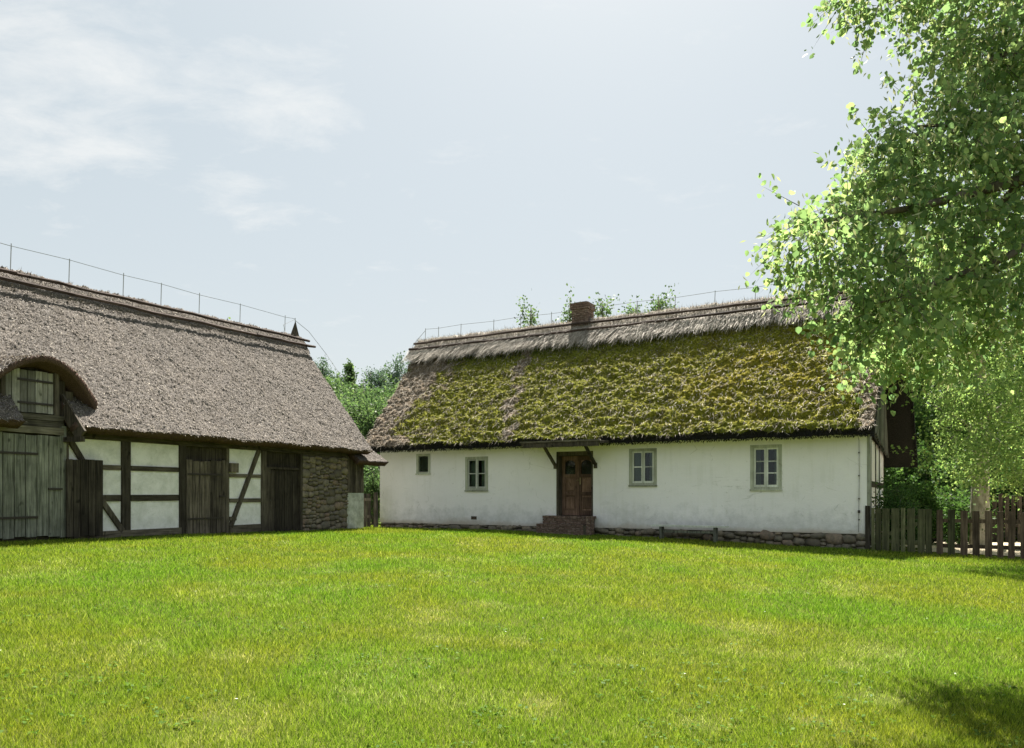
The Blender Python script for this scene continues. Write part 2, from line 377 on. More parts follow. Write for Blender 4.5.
M['pine'] = leafy('blue_green_needles', ((0, (.07, .115, .085)), (.7, (.11, .165, .11)), (1, (.17, .23, .15))), .3, (1.4, 1.5, 1.2), .6)
M['weed'] = leafy('weed_leaves', ((0, (.045, .10, .012)), (.6, (.08, .155, .018)), (1, (.13, .21, .03))), .4, (1.5, 1.5, .9), .5)
M['petal'] = mat('white_petals', lambda t, p: (t.ramp(t.attr('rnd'), (0, (.6, .6, .55)), (1, (.8, .8, .76))), None), .8, .1)
M['bark'] = mat('grey_bark', lambda t, p: (t.ramp(t.noise(t.scaled(t.pos(), (9, 9, 2)), 1, 5, .7), (.35, (.06, .05, .04)), (.65, (.2, .175, .145))), t.bump(t.noise(t.scaled(t.pos(), (12, 12, 3)), 1, 5), .8, .04)), .95, .1)
M['pale_bark'] = mat('pale_bark', lambda t, p: (t.ramp(t.noise(t.scaled(t.pos(), (7, 7, 3)), 1, 5, .7), (.35, (.19, .17, .13)), (.6, (.47, .44, .36))), t.bump(t.noise(t.scaled(t.pos(), (12, 12, 4)), 1, 5), .6, .03)), .95, .1)
M['sand'] = mat('trodden_sand', lambda t, p: (t.mix(t.noise(t.pos(), 5, 6, .7), (.30, .25, .17), (.50, .43, .32)), t.bump(t.noise(t.pos(), 25, 4), .5, .03)), .95, .1)

# ------------------------------------------------------------------ terrain
ctrl = np.array([(-8.96, 13.1, .83), (-7.65, 15.85, .76), (-5.5, 20, .48), (-4.75, 21.75, .40), (-4.4, 25, .46), (-1.5, 23.2, .48), (.9, 21.6, .50), (5.4, 19.5, .34), (8.5, 17.85, .24), (10.9, 16.1, .1),
                 (0, 0, 0), (-3, 4, .06), (3, 4, 0), (6, 8, .02), (0, 12, .3), (-5, 9, .4), (12, 20, .15), (2, 17, .42), (13, 12, 0)])
def basis(x, y): return np.stack([np.ones_like(x), x, y, x*y, x*x, y*y, x*x*y, y*y*y], -1)
_co = np.linalg.lstsq(basis(ctrl[:, 0]/10, ctrl[:, 1]/10), ctrl[:, 2], rcond=None)[0]
def gz(x, y):
    x = np.asarray(x, float); y = np.asarray(y, float)
    xc = np.clip(x, -11, 12); yc = np.clip(y, -1, 25)
    return np.clip(basis(xc/10, yc/10) @ _co, -.3, .95) + .05*(fbm(x*.45, y*.45, 2, 3)-.5)
def zg(x, y): return float(gz(np.array([x]), np.array([y]))[0])
ax = np.concatenate([[-1500, -500, -160, -80, -45], np.arange(-30, 30.01, .35), [45, 80, 160, 500, 1500]])
ay = np.concatenate([[-1500, -400, -120, -40, -15], np.arange(-6, 40.01, .35), [55, 90, 180, 500, 2000]])
GX, GY = np.meshgrid(ax, ay); GZ = gz(GX, GY)
nx_, ny_ = len(ax), len(ay); I = np.arange(nx_*ny_).reshape(ny_, nx_)
gf = np.stack([I[:-1, :-1], I[:-1, 1:], I[1:, 1:], I[1:, :-1]], -1).reshape(-1, 4)
obj('ground', fast('ground', np.stack([GX, GY, GZ], -1).reshape(-1, 3), gf, M['soil'], True), kind='structure', label='grassy ground of the farmyard')

# trodden sand behind the picket fence
HP = np.array((8.47, 17.85)); HXD = np.array((.874, -.486)); HYD = np.array((.486, .874))
def hw(x, y): return HP[0]+x*HXD[0]+y*HYD[0], HP[1]+x*HXD[1]+y*HYD[1]
sv = []; n1, n2 = 26, 22
for j in range(n2):
    for i in range(n1):
        lx = .9+i*.45+.35*math.sin(j*.9); ly = .55+j*.42
        X, Y = hw(lx, ly); sv.append((X, Y, zg(X, Y)+.02))
I = np.arange(n1*n2).reshape(n2, n1)
obj('sandy_path', fast('sandy_path', sv, np.stack([I[:-1, :-1], I[:-1, 1:], I[1:, 1:], I[1:, :-1]], -1).reshape(-1, 4), M['sand'], True), kind='structure', label='pale trodden sand behind the picket fence')

# ------------------------------------------------------------------ thatch slab
def slab(name, eave, ridge, x_eave, x_ridge, nu, nv, disp, thick, mt, parent, seed=0, cut=None, moss=None, tilt=0, sag=0, mt2=None, **kw):
    """thick thatched slope; eave/ridge = (y,z) of its top face; disp(x,s) metres outward; cut(X,Y) True where left open"""
    u = np.linspace(0, 1, nu); v = np.linspace(0, 1, nv); U, Vv = np.meshgrid(u, v)
    xl = x_eave[0]+(x_ridge[0]-x_eave[0])*Vv; xr = x_eave[1]+(x_ridge[1]-x_eave[1])*Vv
    X = xl+(xr-xl)*U; Y = eave[0]+(ridge[0]-eave[0])*Vv; Z = eave[1]+(ridge[1]-eave[1])*Vv - sag*np.sin(np.pi*Vv) + tilt*Vv*(X-x_ridge[1])
    d = np.array([0, ridge[0]-eave[0], ridge[1]-eave[1]]); L = np.linalg.norm(d); d = d/L
    n = np.array([0, -d[2], d[1]]); n = n if n[2] > 0 else -n
    D = disp(X, Vv*L)
    edge = (fbm(X*5, X*0+seed, 3, seed+9)-.5)*.10*np.exp(-Vv*L/.12)
    T = np.stack([X, Y, Z], -1)+D[..., None]*n - edge[..., None]*d
    B = np.stack([X, Y, Z], -1)-n*thick*(1+.0*D[..., None]) - edge[..., None]*d*.3 + (d*thick*.28)*np.exp(-Vv*L/.3)[..., None]
    B[..., 2] += .03*(fbm(X*6, Y*6, 2, seed+3)-.5)
    NV = nu*nv; It = np.arange(NV).reshape(nv, nu); Ib = It+NV
    keep = np.ones((nv-1, nu-1), bool)
    if cut is not None:
        cx = (X[:-1, :-1]+X[1:, 1:])/2; cy = (Y[:-1, :-1]+Y[1:, 1:])/2; keep = ~cut(cx, cy)
    q = lambda I: np.stack([I[:-1, :-1], I[:-1, 1:], I[1:, 1:], I[1:, :-1]], -1)[keep]
    top = q(It); bot = q(Ib)[:, ::-1]
    if eave[0] > ridge[0]: top, bot = top[:, ::-1], bot[:, ::-1]
    side = []
    kp = np.pad(keep, 1)
    for (dy, dx, a, b) in ((-1, 0, (0, 0), (0, 1)), (1, 0, (1, 1), (1, 0)), (0, -1, (1, 0), (0, 0)), (0, 1, (0, 1), (1, 1))):
        nb = kp[1+dy:kp.shape[0]-1+dy, 1+dx:kp.shape[1]-1+dx]
        jj, ii = np.nonzero(keep & ~nb)
        ta = It[jj+a[0], ii+a[1]]; tb = It[jj+b[0], ii+b[1]]
        side.append(np.stack([tb, ta, ta+NV, tb+NV], -1))
    side = np.concatenate(side)
    Vt = np.concatenate([T.reshape(-1, 3), B.reshape(-1, 3)])
    at = {}
    if moss is not None:
        m_, g_, o_ = moss(X, Vv*L); at = {'gold': ('POINT', np.concatenate([o_.ravel(), np.zeros(NV)])), 'moss': ('POINT', np.concatenate([m_.ravel(), np.zeros(NV)])), 'green': ('POINT', np.concatenate([g_.ravel(), np.zeros(NV)]))}
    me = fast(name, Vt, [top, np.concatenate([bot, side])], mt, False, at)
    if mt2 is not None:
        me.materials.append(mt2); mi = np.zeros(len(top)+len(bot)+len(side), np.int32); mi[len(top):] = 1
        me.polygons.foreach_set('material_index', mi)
    o = obj(name, me, parent, **kw)
    return o, T, n, d, L
def strands(name, P, Dirs, lens, wid, mt, parent, up, **kw):
    """flat thin triangles: straws or tufts; P (n,3) base, Dirs (n,3) unit"""
    n = len(P); side = np.cross(Dirs, up); side /= (np.linalg.norm(side, axis=1, keepdims=True)+1e-9)
    w_ = (np.asarray(wid)*np.ones(n))[:, None]
    V = np.stack([P-side*w_/2, P+side*w_/2, P+Dirs*lens[:, None]], 1).reshape(-1, 3)
    F = np.arange(3*n).reshape(n, 3)
    return obj(name, fast(name, V, F, mt, False, {'rnd': ('FACE', RNG.random(n))}), parent, kind='stuff', **kw)
def unitv(a): return a/np.linalg.norm(a, axis=-1, keepdims=True)

# ================================================================== COTTAGE
HR = math.atan2(-.486, .874)
H = thing('thatched_cottage', 'long white limewashed cottage with mossy straw roof, brick chimney and brown door', 'cottage', (8.47, 17.85, 0), HR)
WX0, WX1, WZ0, WZ1, WD = -14.73, 0, .62, 3.12, 8.0
holes = [(-2.70, -1.97, 1.70, 2.80), (-5.96, -5.21, 1.82, 2.80), (-8.22, -7.06, .93, 2.80), (-11.33, -10.55, 1.69, 2.70), (-13.21, -12.70, 2.23, 2.84)]
def wall_front(x0, x1, z0, z1, y0, y1, hs):
    xs = sorted({x0, x1, *[a for h in hs for a in h[:2]], *np.arange(x0, x1, .6).round(3)}); zs = sorted({z0, z1, *[a for h in hs for a in h[2:]]})
    mb = MB()
    inh = lambda x, z: any(h[0] < x < h[1] and h[2] < z < h[3] for h in hs)
    for i in range(len(xs)-1):
        for j in range(len(zs)-1):
            if inh((xs[i]+xs[i+1])/2, (zs[j]+zs[j+1])/2): continue
            a, b, c, d = xs[i], xs[i+1], zs[j], zs[j+1]
            mb.raw([(a, y0, c), (b, y0, c), (b, y0, d), (a, y0, d)], [(0, 1, 2, 3)])
            mb.raw([(a, y1, c), (b, y1, c), (b, y1, d), (a, y1, d)], [(3, 2, 1, 0)])
    for a, b, c, d in hs:
        for p, q in (((a, c), (b, c)), ((b, c), (b, d)), ((b, d), (a, d)), ((a, d), (a, c))):
            mb.raw([(p[0], y0, p[1]), (q[0], y0, q[1]), (q[0], y1, q[1]), (p[0], y1, p[1])], [(0, 1, 2, 3)])
    for p, q in (((x0, z0), (x1, z0)), ((x1, z0), (x1, z1)), ((x1, z1), (x0, z1)), ((x0, z1), (x0, z0))):
        mb.raw([(p[0], y0, p[1]), (q[0], y0, q[1]), (q[0], y1, q[1]), (p[0], y1, p[1])], [(3, 2, 1, 0)])
    return mb
wall_front(WX0, WX1, WZ0, WZ1, 0, .36, holes).build('wall', M['white'], H, label='white limewashed front wall')
MB().box(WX0, WX1-.36, WD-.36, WD, .2, 2.9).build('wall', M['white'], H)
MB().box(WX0, WX0+.36, .37, WD-.37, .2, 2.9).build('wall', M['white'], H)
MB().box(WX0+.37, WX1-.2, .37, WD-.37, .5, .6).build('floor', M['inside'], H)
MB().box(WX0+.37, WX1-.37, 2.6, 2.7, .6, 3.0).build('inner_wall', M['inside'], H)
MB().box(WX0+.37, WX1-.37, .4, WD-.4, 3.02, 3.10).build('ceiling', M['inside'], H)
# plinth of fieldstones: mortar core set back, stones proud of it
pl = MB().box(WX0+.02, -.03, .03, .5, -.1, .615).build('plinth', M['mortar'], H)
def rubble(parent, x0, x1, z0, z1, yc, smin, smax, dep, ground=None):
    """stones of mixed size packed upwards, column heights kept uneven"""
    n = int((x1-x0)/.02); top = [z0+random.uniform(-.06, .02) for _ in range(n)]
    for _ in range(4000):
        i = min(range(n), key=lambda k: top[k]+random.random()*.015)
        if top[i] > z1-.05: break
        a = i; b = i
        while a > 0 and top[a-1] < top[i]+.035: a -= 1
        while b < n-1 and top[b+1] < top[i]+.035: b += 1
        gap = (b-a+1)*.02; wd = random.uniform(smin, smax)
        if gap < wd*1.45: wd = gap
        a2 = a if random.random() < .5 or wd == gap else b+1-int(wd/.02); m = max(1, int(wd/.02)); seg = range(a2, min(n, a2+m)); base = max(top[k] for k in seg)
        hgt = max(.06, min(.24, wd*random.uniform(.5, .8)))
        if base+hgt > z1+.03: hgt = max(.05, z1-base)
        cx = x0+(a2+m/2)*.02; ok_ = True
        if ground: ok_ = base+hgt > ground(cx)
        if ok_ and wd > .045: stone('stone', M['stone'], cx, yc+random.uniform(-.02, .015), base+hgt/2, wd*1.04, dep*random.uniform(.8, 1.25), hgt*1.06, parent, .16)
        for k in seg: top[k] = base+hgt
rubble(pl, WX0+.04, -.02, .12, .615, .04, .14, .40, .2, lambda x_: zg(*hw(x_, 0))-.05)
# gable end on the right: corner post, posts, plaster, plank gable
def gz_slope(y): return 2.95+(y+.5)*1.012 if y < 3.5 else 7.0-(y-3.5)*.87
MB().box(-.34, -.04, .37, WD-.02, .2, 3.0).build('gable_wall', M['white'], H)
for y in (1.5, 3.4, 5.2, 7.75):
    piece('post', M['timber'], -.06, -.02, y+.015, y+.2, .25, 3.05, H)
piece('corner_board', M['frame'], -.02, .045, -.012, .55, .60, 3.02, H); piece('corner_board', M['gable'], -.02, .03, .56, .80, .5, 3.02, H)
for z in (1.75, 3.0): piece('rail', M['timber_h'], -.05, -.025, .85, 7.8, z, z+.16, H)
gp = MB().raw([(.05, -.3, 3.1), (.05, 8.3, 2.75), (.05, 3.5, 6.9)], [(0, 1, 2)]).build('gable_backing', M['gable'], H)
y = -.28
while y < 8.1:
    wd = random.uniform(.17, .24); zt = min(gz_slope(y+.02), gz_slope(y+wd-.02))-.12; zb = 3.16+random.uniform(-.03, .03)-.05*y
    if zt > zb+.1: piece('gable_plank', M['gable'], .06, .10+random.random()*.012, y, y+wd-.008, zb, zt, H)
    y += wd
# --- roof
HE, HRg = (-.55, 3.13), (3.5, 7.18)
HXE, HXR = (-15.05, .16), (-15.6, .30)
def hdisp(X, Sl):
    cl = fbm(X*4.2, Sl*5, 4, 21, .6); sm = fbm(X*12, Sl*13, 3, 40, .65); st = fbm(X*1.6+Sl*.35, Sl*5, 3, 55)
    step = .05*np.exp(-((Sl-.55-.12*fbm(X*.7, X*0, 2, 8))/.10)**2)
    cl = np.abs(cl-.5)**.8*np.sign(cl-.5)+.5
    return .16*(cl-.5)+.12*(sm-.5)+.05*(st-.5)-step + .03*(RNG.random(X.shape)-.5)
def hmoss(X, Sl):
    L = 5.73
    e = np.clip((X+15.6-.12*Sl+2.2*(fbm(X*.8, Sl*.8, 3, 17)-.5))/3.2, .22, 1)            # bare straw at the far end
    r = np.minimum(1, np.maximum(0, (.30-X)/.85))                      # bare straw along the near verge
    m = .82*e*r+.72*(fbm(X*.55, Sl*.7, 4, 70)-.5)+.75*(fbm(X*3.2, Sl*4, 4, 90, .65)-.5)+.0
    streak = np.exp(-((X+10.2+.5*(Sl-2.5)*.35+.5*(fbm(Sl*1.2, Sl*0, 3, 6)-.5))/.35)**2)
    m = m-.34*streak-.25*np.maximum(0, (Sl-4.9)/.8)*(fbm(X*2, X*0+1, 2, 4))
    g = np.clip((Sl-3.9)/.9, 0, 1)*np.clip((-6.5-X)/5+.35+1.4*(fbm(X*.9, Sl*.9, 3, 33)-.5), 0, 1)+np.clip(.45-Sl, 0, 1)*.8
    gold = np.clip(.05+.8*np.exp(-((X+2.6)/2.6)**2-((Sl-2.6)/2.2)**2), 0, 1)
    return m, np.clip(g, 0, .9), gold
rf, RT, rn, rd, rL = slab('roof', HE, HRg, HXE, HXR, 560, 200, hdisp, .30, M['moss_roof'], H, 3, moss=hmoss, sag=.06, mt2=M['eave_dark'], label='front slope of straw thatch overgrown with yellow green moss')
slab('roof', (8.7, 2.62), (3.5, 7.18), (HXE[0], .95), (HXR[0], .70), 120, 50, lambda X, Sl: .1*(fbm(X*3, Sl*3, 3, 2)-.5), .30, M['moss_roof'], H, 5, moss=lambda X, Sl: (X*0+.2, X*0, X*0), mt2=M['eave_dark'])
# loose straw and moss tufts standing off the slope
def on_slope(T, n):
    nv, nu = T.shape[:2]; i = RNG.random(n)*(nu-1.01); j = RNG.random(n)*(nv-1.01)
    return T[j.astype(int), i.astype(int)], i/(nu-1), j/(nv-1)
P, iu, jv = on_slope(RT, 42000)
mm, _, _ = hmoss(P[:, 0], jv*rL)
keep = (mm < .5) | (RNG.random(len(P)) < .3); P = P[keep]; n_ = len(P)
dr = unitv(-rd[None]*(.7+RNG.random((n_, 1)))+RNG.normal(0, .55, (n_, 3))*np.array([1.2, .5, .5])+rn*.12)
strands('loose_straw', P+rn*.012, dr, RNG.uniform(.06, .22, n_), .013, M['straw'], rf, rn)
P, iu, jv = on_slope(RT, 90000); mm, _, _ = hmoss(P[:, 0], jv*rL); P = P[mm > .48]; n_ = len(P)
dr = unitv(rn[None]*.6+RNG.normal(0, .6, (n_, 3))); strands('moss_tuft', P-rn*.01, dr, RNG.uniform(.03, .085, n_), RNG.uniform(.02, .05, n_), M['fuzz'], rf, np.array([1., .2, .1]))
# shaggy eave straws
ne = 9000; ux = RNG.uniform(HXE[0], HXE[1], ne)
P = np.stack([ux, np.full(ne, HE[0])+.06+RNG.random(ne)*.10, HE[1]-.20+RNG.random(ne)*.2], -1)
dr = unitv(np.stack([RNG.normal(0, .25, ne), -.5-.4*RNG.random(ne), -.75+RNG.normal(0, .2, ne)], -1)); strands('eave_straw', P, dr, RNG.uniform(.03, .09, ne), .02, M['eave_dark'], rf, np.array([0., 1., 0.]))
# --- ridge cap of straw with two poles on the slope
def cap(parent, x0, x1, yr, zr, dz_f, down, mt, seed, nu=420, zfun=None, rg=1):
    """saddle of straw bent over the ridge"""
    prof = np.linspace(-1, 1, 26); X = np.linspace(x0, x1, nu); XX, T_ = np.meshgrid(X, prof)
    s = np.abs(T_)*down; ang = math.atan(dz_f)
    rag = (fbm(XX*7, XX*0, 3, seed)-.5)*.35+(RNG.random(nu)-.5)[None, :]*.12
    rag = rag*rg
    s = s*(1+rag*np.abs(T_)**2)
    Yl = np.sign(T_)*(np.sqrt(s*s+.01)-.1)*math.cos(ang); Zl = -(np.sqrt(s*s+.02)-.14)*math.sin(ang)
    bmp = .05*(fbm(XX*5, T_*6, 4, seed+2, .6)-.5)+.035*(RNG.random(XX.shape)-.5)
    crest = np.exp(-(T_/.12)**2)*.09*fbm(XX*6, XX*0+3, 3, seed+5)
    Zc = zr+.10*(1-np.abs(T_)**3*.75)+Zl+bmp+crest+(zfun(XX)-.09*np.abs(T_)**1.5 if zfun else 0)
    V = np.stack([XX, yr+Yl, Zc], -1); V[..., 1] += np.sign(T_)*.06
    I = np.arange(V.shape[0]*nu).reshape(V.shape[0], nu)
    F = np.stack([I[:-1, :-1], I[:-1, 1:], I[1:, 1:], I[1:, :-1]], -1).reshape(-1, 4)
    o = obj('ridge_thatch', fast('ridge_thatch', V.reshape(-1, 3), F, mt), parent)
    return o, V
hc, HV = cap(H, HXR[0]-.05, HXR[1]+.05, 3.5, 7.27, 1.0, 1.12, M['cap'], 12)
ne = 16000; ii = RNG.integers(0, HV.shape[1], ne); jj = RNG.choice([0, 1, 2, 3, 4, 5], ne)
P = HV[jj, ii]+RNG.normal(0, .02, (ne, 3)); dr = unitv(-rd[None]*1.0+RNG.normal(0, .16, (ne, 3))+np.array([-.1, 0, .05])); strands('straw_fringe', P+rn*.04, dr, RNG.uniform(.16, .52, ne), .018, M['pale_straw'], hc, rn)
ne = 9000; ii = RNG.integers(0, HV.shape[1], ne); jj = RNG.integers(6, 15, ne); P = HV[jj, ii]; dr = unitv(np.stack([RNG.normal(0, .35, ne), -.5+RNG.normal(0, .4, ne), RNG.normal(0, .4, ne)+.15], -1)); strands('loose_straw', P, dr, RNG.uniform(.05, .19, ne), .014, M['pale_straw'], hc, rn)
def ridge_poles(parent, x0, x1, yr, zr, sl, offs, seed, tilt=0):
    r = random.Random(seed); nn = unitv(np.array([0, -sl, 1.]))
    for off in offs:
        a = np.array([0, yr, zr])+off*unitv(np.array([0, -1., -sl])); xs = x0
        while xs < x1-.3:
            xe = min(x1, xs+r.uniform(4.2, 6.5)); pts = []; dz = r.uniform(-.015, .015)
            for k in range(9):
                q = a+nn*(.13+r.uniform(-.012, .012)+dz); pts.append((xs+(xe-xs)*k/8, q[1], q[2]+r.uniform(-.012, .012)+tilt*(xs+(xe-xs)*k/8-x1)))
            MB().tube(pts, [.042+r.uniform(-.006, .006) for _ in pts], 6).build('ridge_pole', M['pole'], parent); xs = xe-.15
ridge_poles(H, HXR[0]-.05, HXR[1]+.1, 3.45, 7.37, 1.0, (.34, .74), 4)
# --- lightning conductor along the ridge
def conductor(parent, xs, yr, zr, h, down, tilt=0):
    m = MB(); o = m.tube([(x_, yr, zr+h+(-.03 if i % 2 else 0)+tilt*x_) for i, x_ in enumerate(xs)], .007, 4).build('conductor_wire', M['wire'], parent)
    for x_ in xs: MB().tube([(x_, yr, zr-.1+tilt*x_), (x_+.02, yr, zr+h+.03+tilt*x_)], .011, 5).build('rod', M['wire'], o)
    for pts in down: MB().tube(pts, .008, 4).build('down_wire', M['wire'], o)
conductor(H, [-15.4, -14.8, -13.8, -12.4, -11.3, -10.1, -7.0, -5.75, -4.5, -3.29, -2.5, -1.2, .3], 3.5, 7.40, .40,
          [[(-15.4, 3.5, 7.74), (-15.72, 3.2, 7.2), (-15.8, 3.0, 6.7)]])
dw = MB().tube([(-.19, -.62, 3.2), (-.19, -.40, 2.95), (-.19, -.035, 2.86), (-.185, -.03, 2.0), (-.2, -.03, .66)], .006, 4).build('down_conductor', M['iron'], H)
for z in (2.55, 2.0, 1.45, .95): MB().box(-.205, -.175, -.05, 0, z, z+.03).build('clip', M['iron'], dw)
MB().box(-.215, -.165, -.06, -.015, 1.12, 1.19).build('joint_box', M['iron'], dw)
# --- chimney
cx0, cx1, cy0, cy1 = -9.2, -8.62, 3.22, 3.78
ch = MB().box(cx0+.02, cx1-.02, cy0+.02, cy1-.02, 6.9, 7.93).build('chimney', M['mortar'], H)
mb = MB(); r = random.Random(3)
for k in range(13):
    z = 7.0+k*.0735; gr = .035 if k >= 10 else 0
    for side in range(4):
        a, b = (cx0-gr, cx1+gr) if side % 2 == 0 else (cy0-gr, cy1+gr); p = a+(-.12 if k % 2 else 0)
        while p < b-.02:
            q = min(p+.235, b); p_ = max(p, a); j = r.uniform(-.006, .006); z1 = z+.064
            if side == 0: mb.box(p_, q-.01, cy0-gr+j, cy0+.08, z, z1)
            elif side == 2: mb.box(p_, q-.01, cy1-.08, cy1+gr+j, z, z1)
            elif side == 1: mb.box(cx1-.08, cx1+gr+j, p_+.003, q-.01, z, z1)
            else: mb.box(cx0-gr+j, cx0+.08, p_+.003, q-.01, z, z1)
            p = q
o = mb.build('brick_course', M['brick'], ch, kind='stuff')
MB().box(cx0+.06, cx1-.06, cy0+.06, cy1-.06, 7.93, 7.985).build('chimney_cap', M['mortar'], ch)
# --- windows
def window(x0, x1, z0, z1, rows, curtain=True, cols=2):
    fr = .062; e = thing_part = MB()
    m = MB(); y0, y1 = -.015, .10
    m.box(x0-.02, x0+fr, y0, y1, z0, z1+.02).box(x1-fr, x1+.02, y0, y1, z0, z1+.02).box(x0+fr, x1-fr, y0+.004, y1, z1-fr+.01, z1+.02).box(x0+fr, x1-fr, y0+.004, y1, z0, z0+fr*.8)
    wn = m.build('window', M['frame'], H)
    MB().box(x0-.03, x1+.03, y0-.03, y1, z0-.045, z0-.003).build('sill', M['frame'], wn)
    if cols == 1:
        MB().box(x0+fr, x1-fr, .05, .056, z0+.07, z1-.075).build('pane', M['glass'], wn)
        MB().box(x0+fr, x1-fr, .12, .14, z0+.07, z1-.075).build('net_screen', M['net'], wn); return
    xm = (x0+x1)/2; st = .045; zb, zt = z0+fr*.8, z1-fr+.01
    for a, b in ((x0+fr+.003, xm-.004), (xm+.004, x1-fr-.003)):
        s = MB(); ys, ye = .012, .055
        s.box(a, a+st, ys, ye, zb+.003, zt-.003).box(b-st, b, ys, ye, zb+.003, zt-.003).box(a+st, b-st, ys+.003, ye, zt-st, zt-.003).box(a+st, b-st, ys+.003, ye, zb+.003, zb+st*1.3)
        so = s.build('sash', M['sash'], wn)
        za, zc = zb+st*1.3, zt-st; hh = (zc-za)/rows
        for k in range(1, rows): MB().box(a+st, b-st, ys+.006, ye-.006, za+hh*k-.013, za+hh*k+.013).build('glazing_bar', M['sash'], so)
        for k in range(rows): MB().box(a+st, b-st, .034, .037, za+hh*k+(.013 if k else 0), za+hh*(k+1)-(.013 if k < rows-1 else 0)).build('pane', M['glass'], so)
    MB().box(xm-.02, xm+.02, -.002, .011, zb+.003, zt-.003).build('mullion', M['sash'], wn)
    if curtain:
        V = []; nn = 40
        for (a, b) in ((x0+.05, x0+.05+(x1-x0)*curtain), (x1-.05-(x1-x0)*curtain, x1-.05)):
            m = MB(); 
            for k in range(nn):
                p = a+(b-a)*k/nn; q = a+(b-a)*(k+1)/nn; yy = .2+.03*math.sin(k*1.3); y2 = .2+.03*math.sin((k+1)*1.3)
                m.raw([(p, yy, z0), (q, y2, z0), (q, y2, z1), (p, yy, z1)], [(0, 1, 2, 3)])
            m.build('curtain', M['curtain'], wn)
window(*holes[0], 3, .2); window(*holes[1], 2, .27); window(*holes[3], 2, .36); window(*holes[4], 1, 0, 1)
# --- door: two leaves set back in the wall
d0, d1, dz0, dz1 = holes[2]
dfm = MB(); dfm.box(d0, d0+.06, .02, .36, dz0, dz1).box(d1-.06, d1, .02, .36, dz0, dz1).box(d0+.06, d1-.06, .02, .36, dz1-.12, dz1)
dfm.build('door_frame', M['timber'], H)
dr_ = thing_door = bpy.data.objects.new('door', None); link(dr_, H)
for a, b, sgn in ((d0+.063, (d0+d1)/2-.003, 1), ((d0+d1)/2+.003, d1-.063, -1)):
    zt = dz1-.123; st = .09; zs = [dz0+.02, dz0+.16, dz0+.60, dz0+.70, dz0+1.12, dz0+1.22, zt-.12, zt]
    m = MB().box(a, a+st, .27, .32, zs[0], zt).box(b-st, b, .27, .32, zs[0], zt)
    for k in (0, 2, 4, 6): m.box(a+st, b-st, .273, .32, zs[k], zs[k+1])
    lf = m.build('door_leaf', M['door'], dr_, bevel=.004)
    for k in (1, 3):
        MB().box(a+st, b-st, .30, .312, zs[k], zs[k+1]).build('panel', M['door'], lf)
        MB().box(a+st+.035, b-st-.035, .285, .30, zs[k]+.05, zs[k+1]-.05).build('raised_panel', M['door'], lf, bevel=.01)
    MB().box(a+st, b-st, .296, .30, zs[5], zs[6]).build('pane', M['glass'], lf)
    MB().box(a+st, b-st, .33, .335, zs[5], zs[6]).build('lace', M['inside'], lf)
    for k in (0, 1):                                                   # arched head of the light
        p = []; q = a+st if k == 0 else b-st; sg = 1 if k == 0 else -1; ww = (b-a-2*st)/2
        for t_ in range(6): p.append((q+sg*ww*(1-math.cos(t_/5*math.pi/2)), zs[6]-.14+.14*math.sin(t_/5*math.pi/2)))
        V = [(q, .276, zs[6])]+[(x_, .276, z_) for x_, z_ in p]; MB().raw(V, [(0, i, i+1) if k else (0, i+1, i) for i in range(1, 6)]).build('arch_spandrel', M['door'], lf)
xm = (d0+d1)/2
MB().box(xm-.025, xm+.025, .25, .272, dz0+.02, dz1-.125).build('cover_strip', M['door'], dr_)
hd = MB().box(xm+.045, xm+.085, .262, .27, dz0+.92, dz0+1.12).tube([(xm+.065, .265, dz0+1.05), (xm+.065, .21, dz0+1.05), (xm-.03, .205, dz0+1.04)], .011, 6).build('door_handle', M['brass'], dr_)
# --- canopy over the door with two struts
cn = MB().raw([(-8.78, -1.12, 2.93), (-6.38, -1.12, 2.93), (-6.38, -.02, 3.02), (-8.78, -.02, 3.02), (-8.78, -1.12, 3.0), (-6.38, -1.12, 3.0), (-6.38, -.02, 3.09), (-8.78, -.02, 3.09)], BF).build('canopy', M['plank_dark'], H)
piece('edge_strip', M['plank_h'], -8.83, -6.34, -1.17, -1.125, 2.995, 3.04, cn); piece('fascia_board', M['plank_dark'], -8.76, -6.41, -1.14, -1.115, 2.86, 2.985, cn)
for x_ in (-8.24, -6.98): MB().beam((x_, -.80, 2.95), (x_, -.02, 2.40), .07, .07, (1, 0, 0)).build('strut', M['timber'], cn); 
for x_ in (-8.24, -6.98): MB().box(x_-.05, x_+.05, -.035, .01, 2.3, 2.46).build('strut_block', M['timber'], cn)
# --- brick steps
st = MB().box(-8.50, -7.0, -.25, -.02, .3, .92).build('steps', M['mortar'], H)
MB().box(-8.56, -7.05, -.52, -.25, .2, .70).build('step_core', M['mortar'], st)
for (xa, xb, yf, zt, rows) in ((-8.53, -7.0, -.28, .945, 3), (-8.59, -7.15, -.55, .72, 4)):
    for k in range(rows):
        p = xa-(.1 if k % 2 else 0); z1 = zt-k*.078
        if k == 0:
            while p < xb: piece('brick', M['brick'], max(p, xa), p+.112, yf, yf+.27, z1-.07, z1, st); p += .122
        else:
            while p < xb: piece('brick', M['brick'], max(p, xa), min(p+.235, xb+.02), yf+.012, yf+.1, z1-.068, z1, st); p += .245
for k in range(7): piece('brick', M['brick'], -7.04, -6.9, -.56, -.29, .96-(k+1)*.075, .953-k*.075, st)
# vent grille low on the wall
v_ = MB().box(-11.14, -10.94, -.008, .01, .78, .88).build('vent', M['iron'], H)
for k in range(4): MB().box(-11.13, -10.95, -.02, -.009, .79+k*.024, .80+k*.024).build('vent_slat', M['brick'], v_)

# ================================================================== BARN
BR = math.atan2(.898, .44); BS = .9375
Bn = thing('thatched_barn', 'half timbered barn with grey reed thatch, eyebrow dormer and plank gates', 'barn', (-5.07*BS, 23.2*BS, .1), BR, sc=BS)
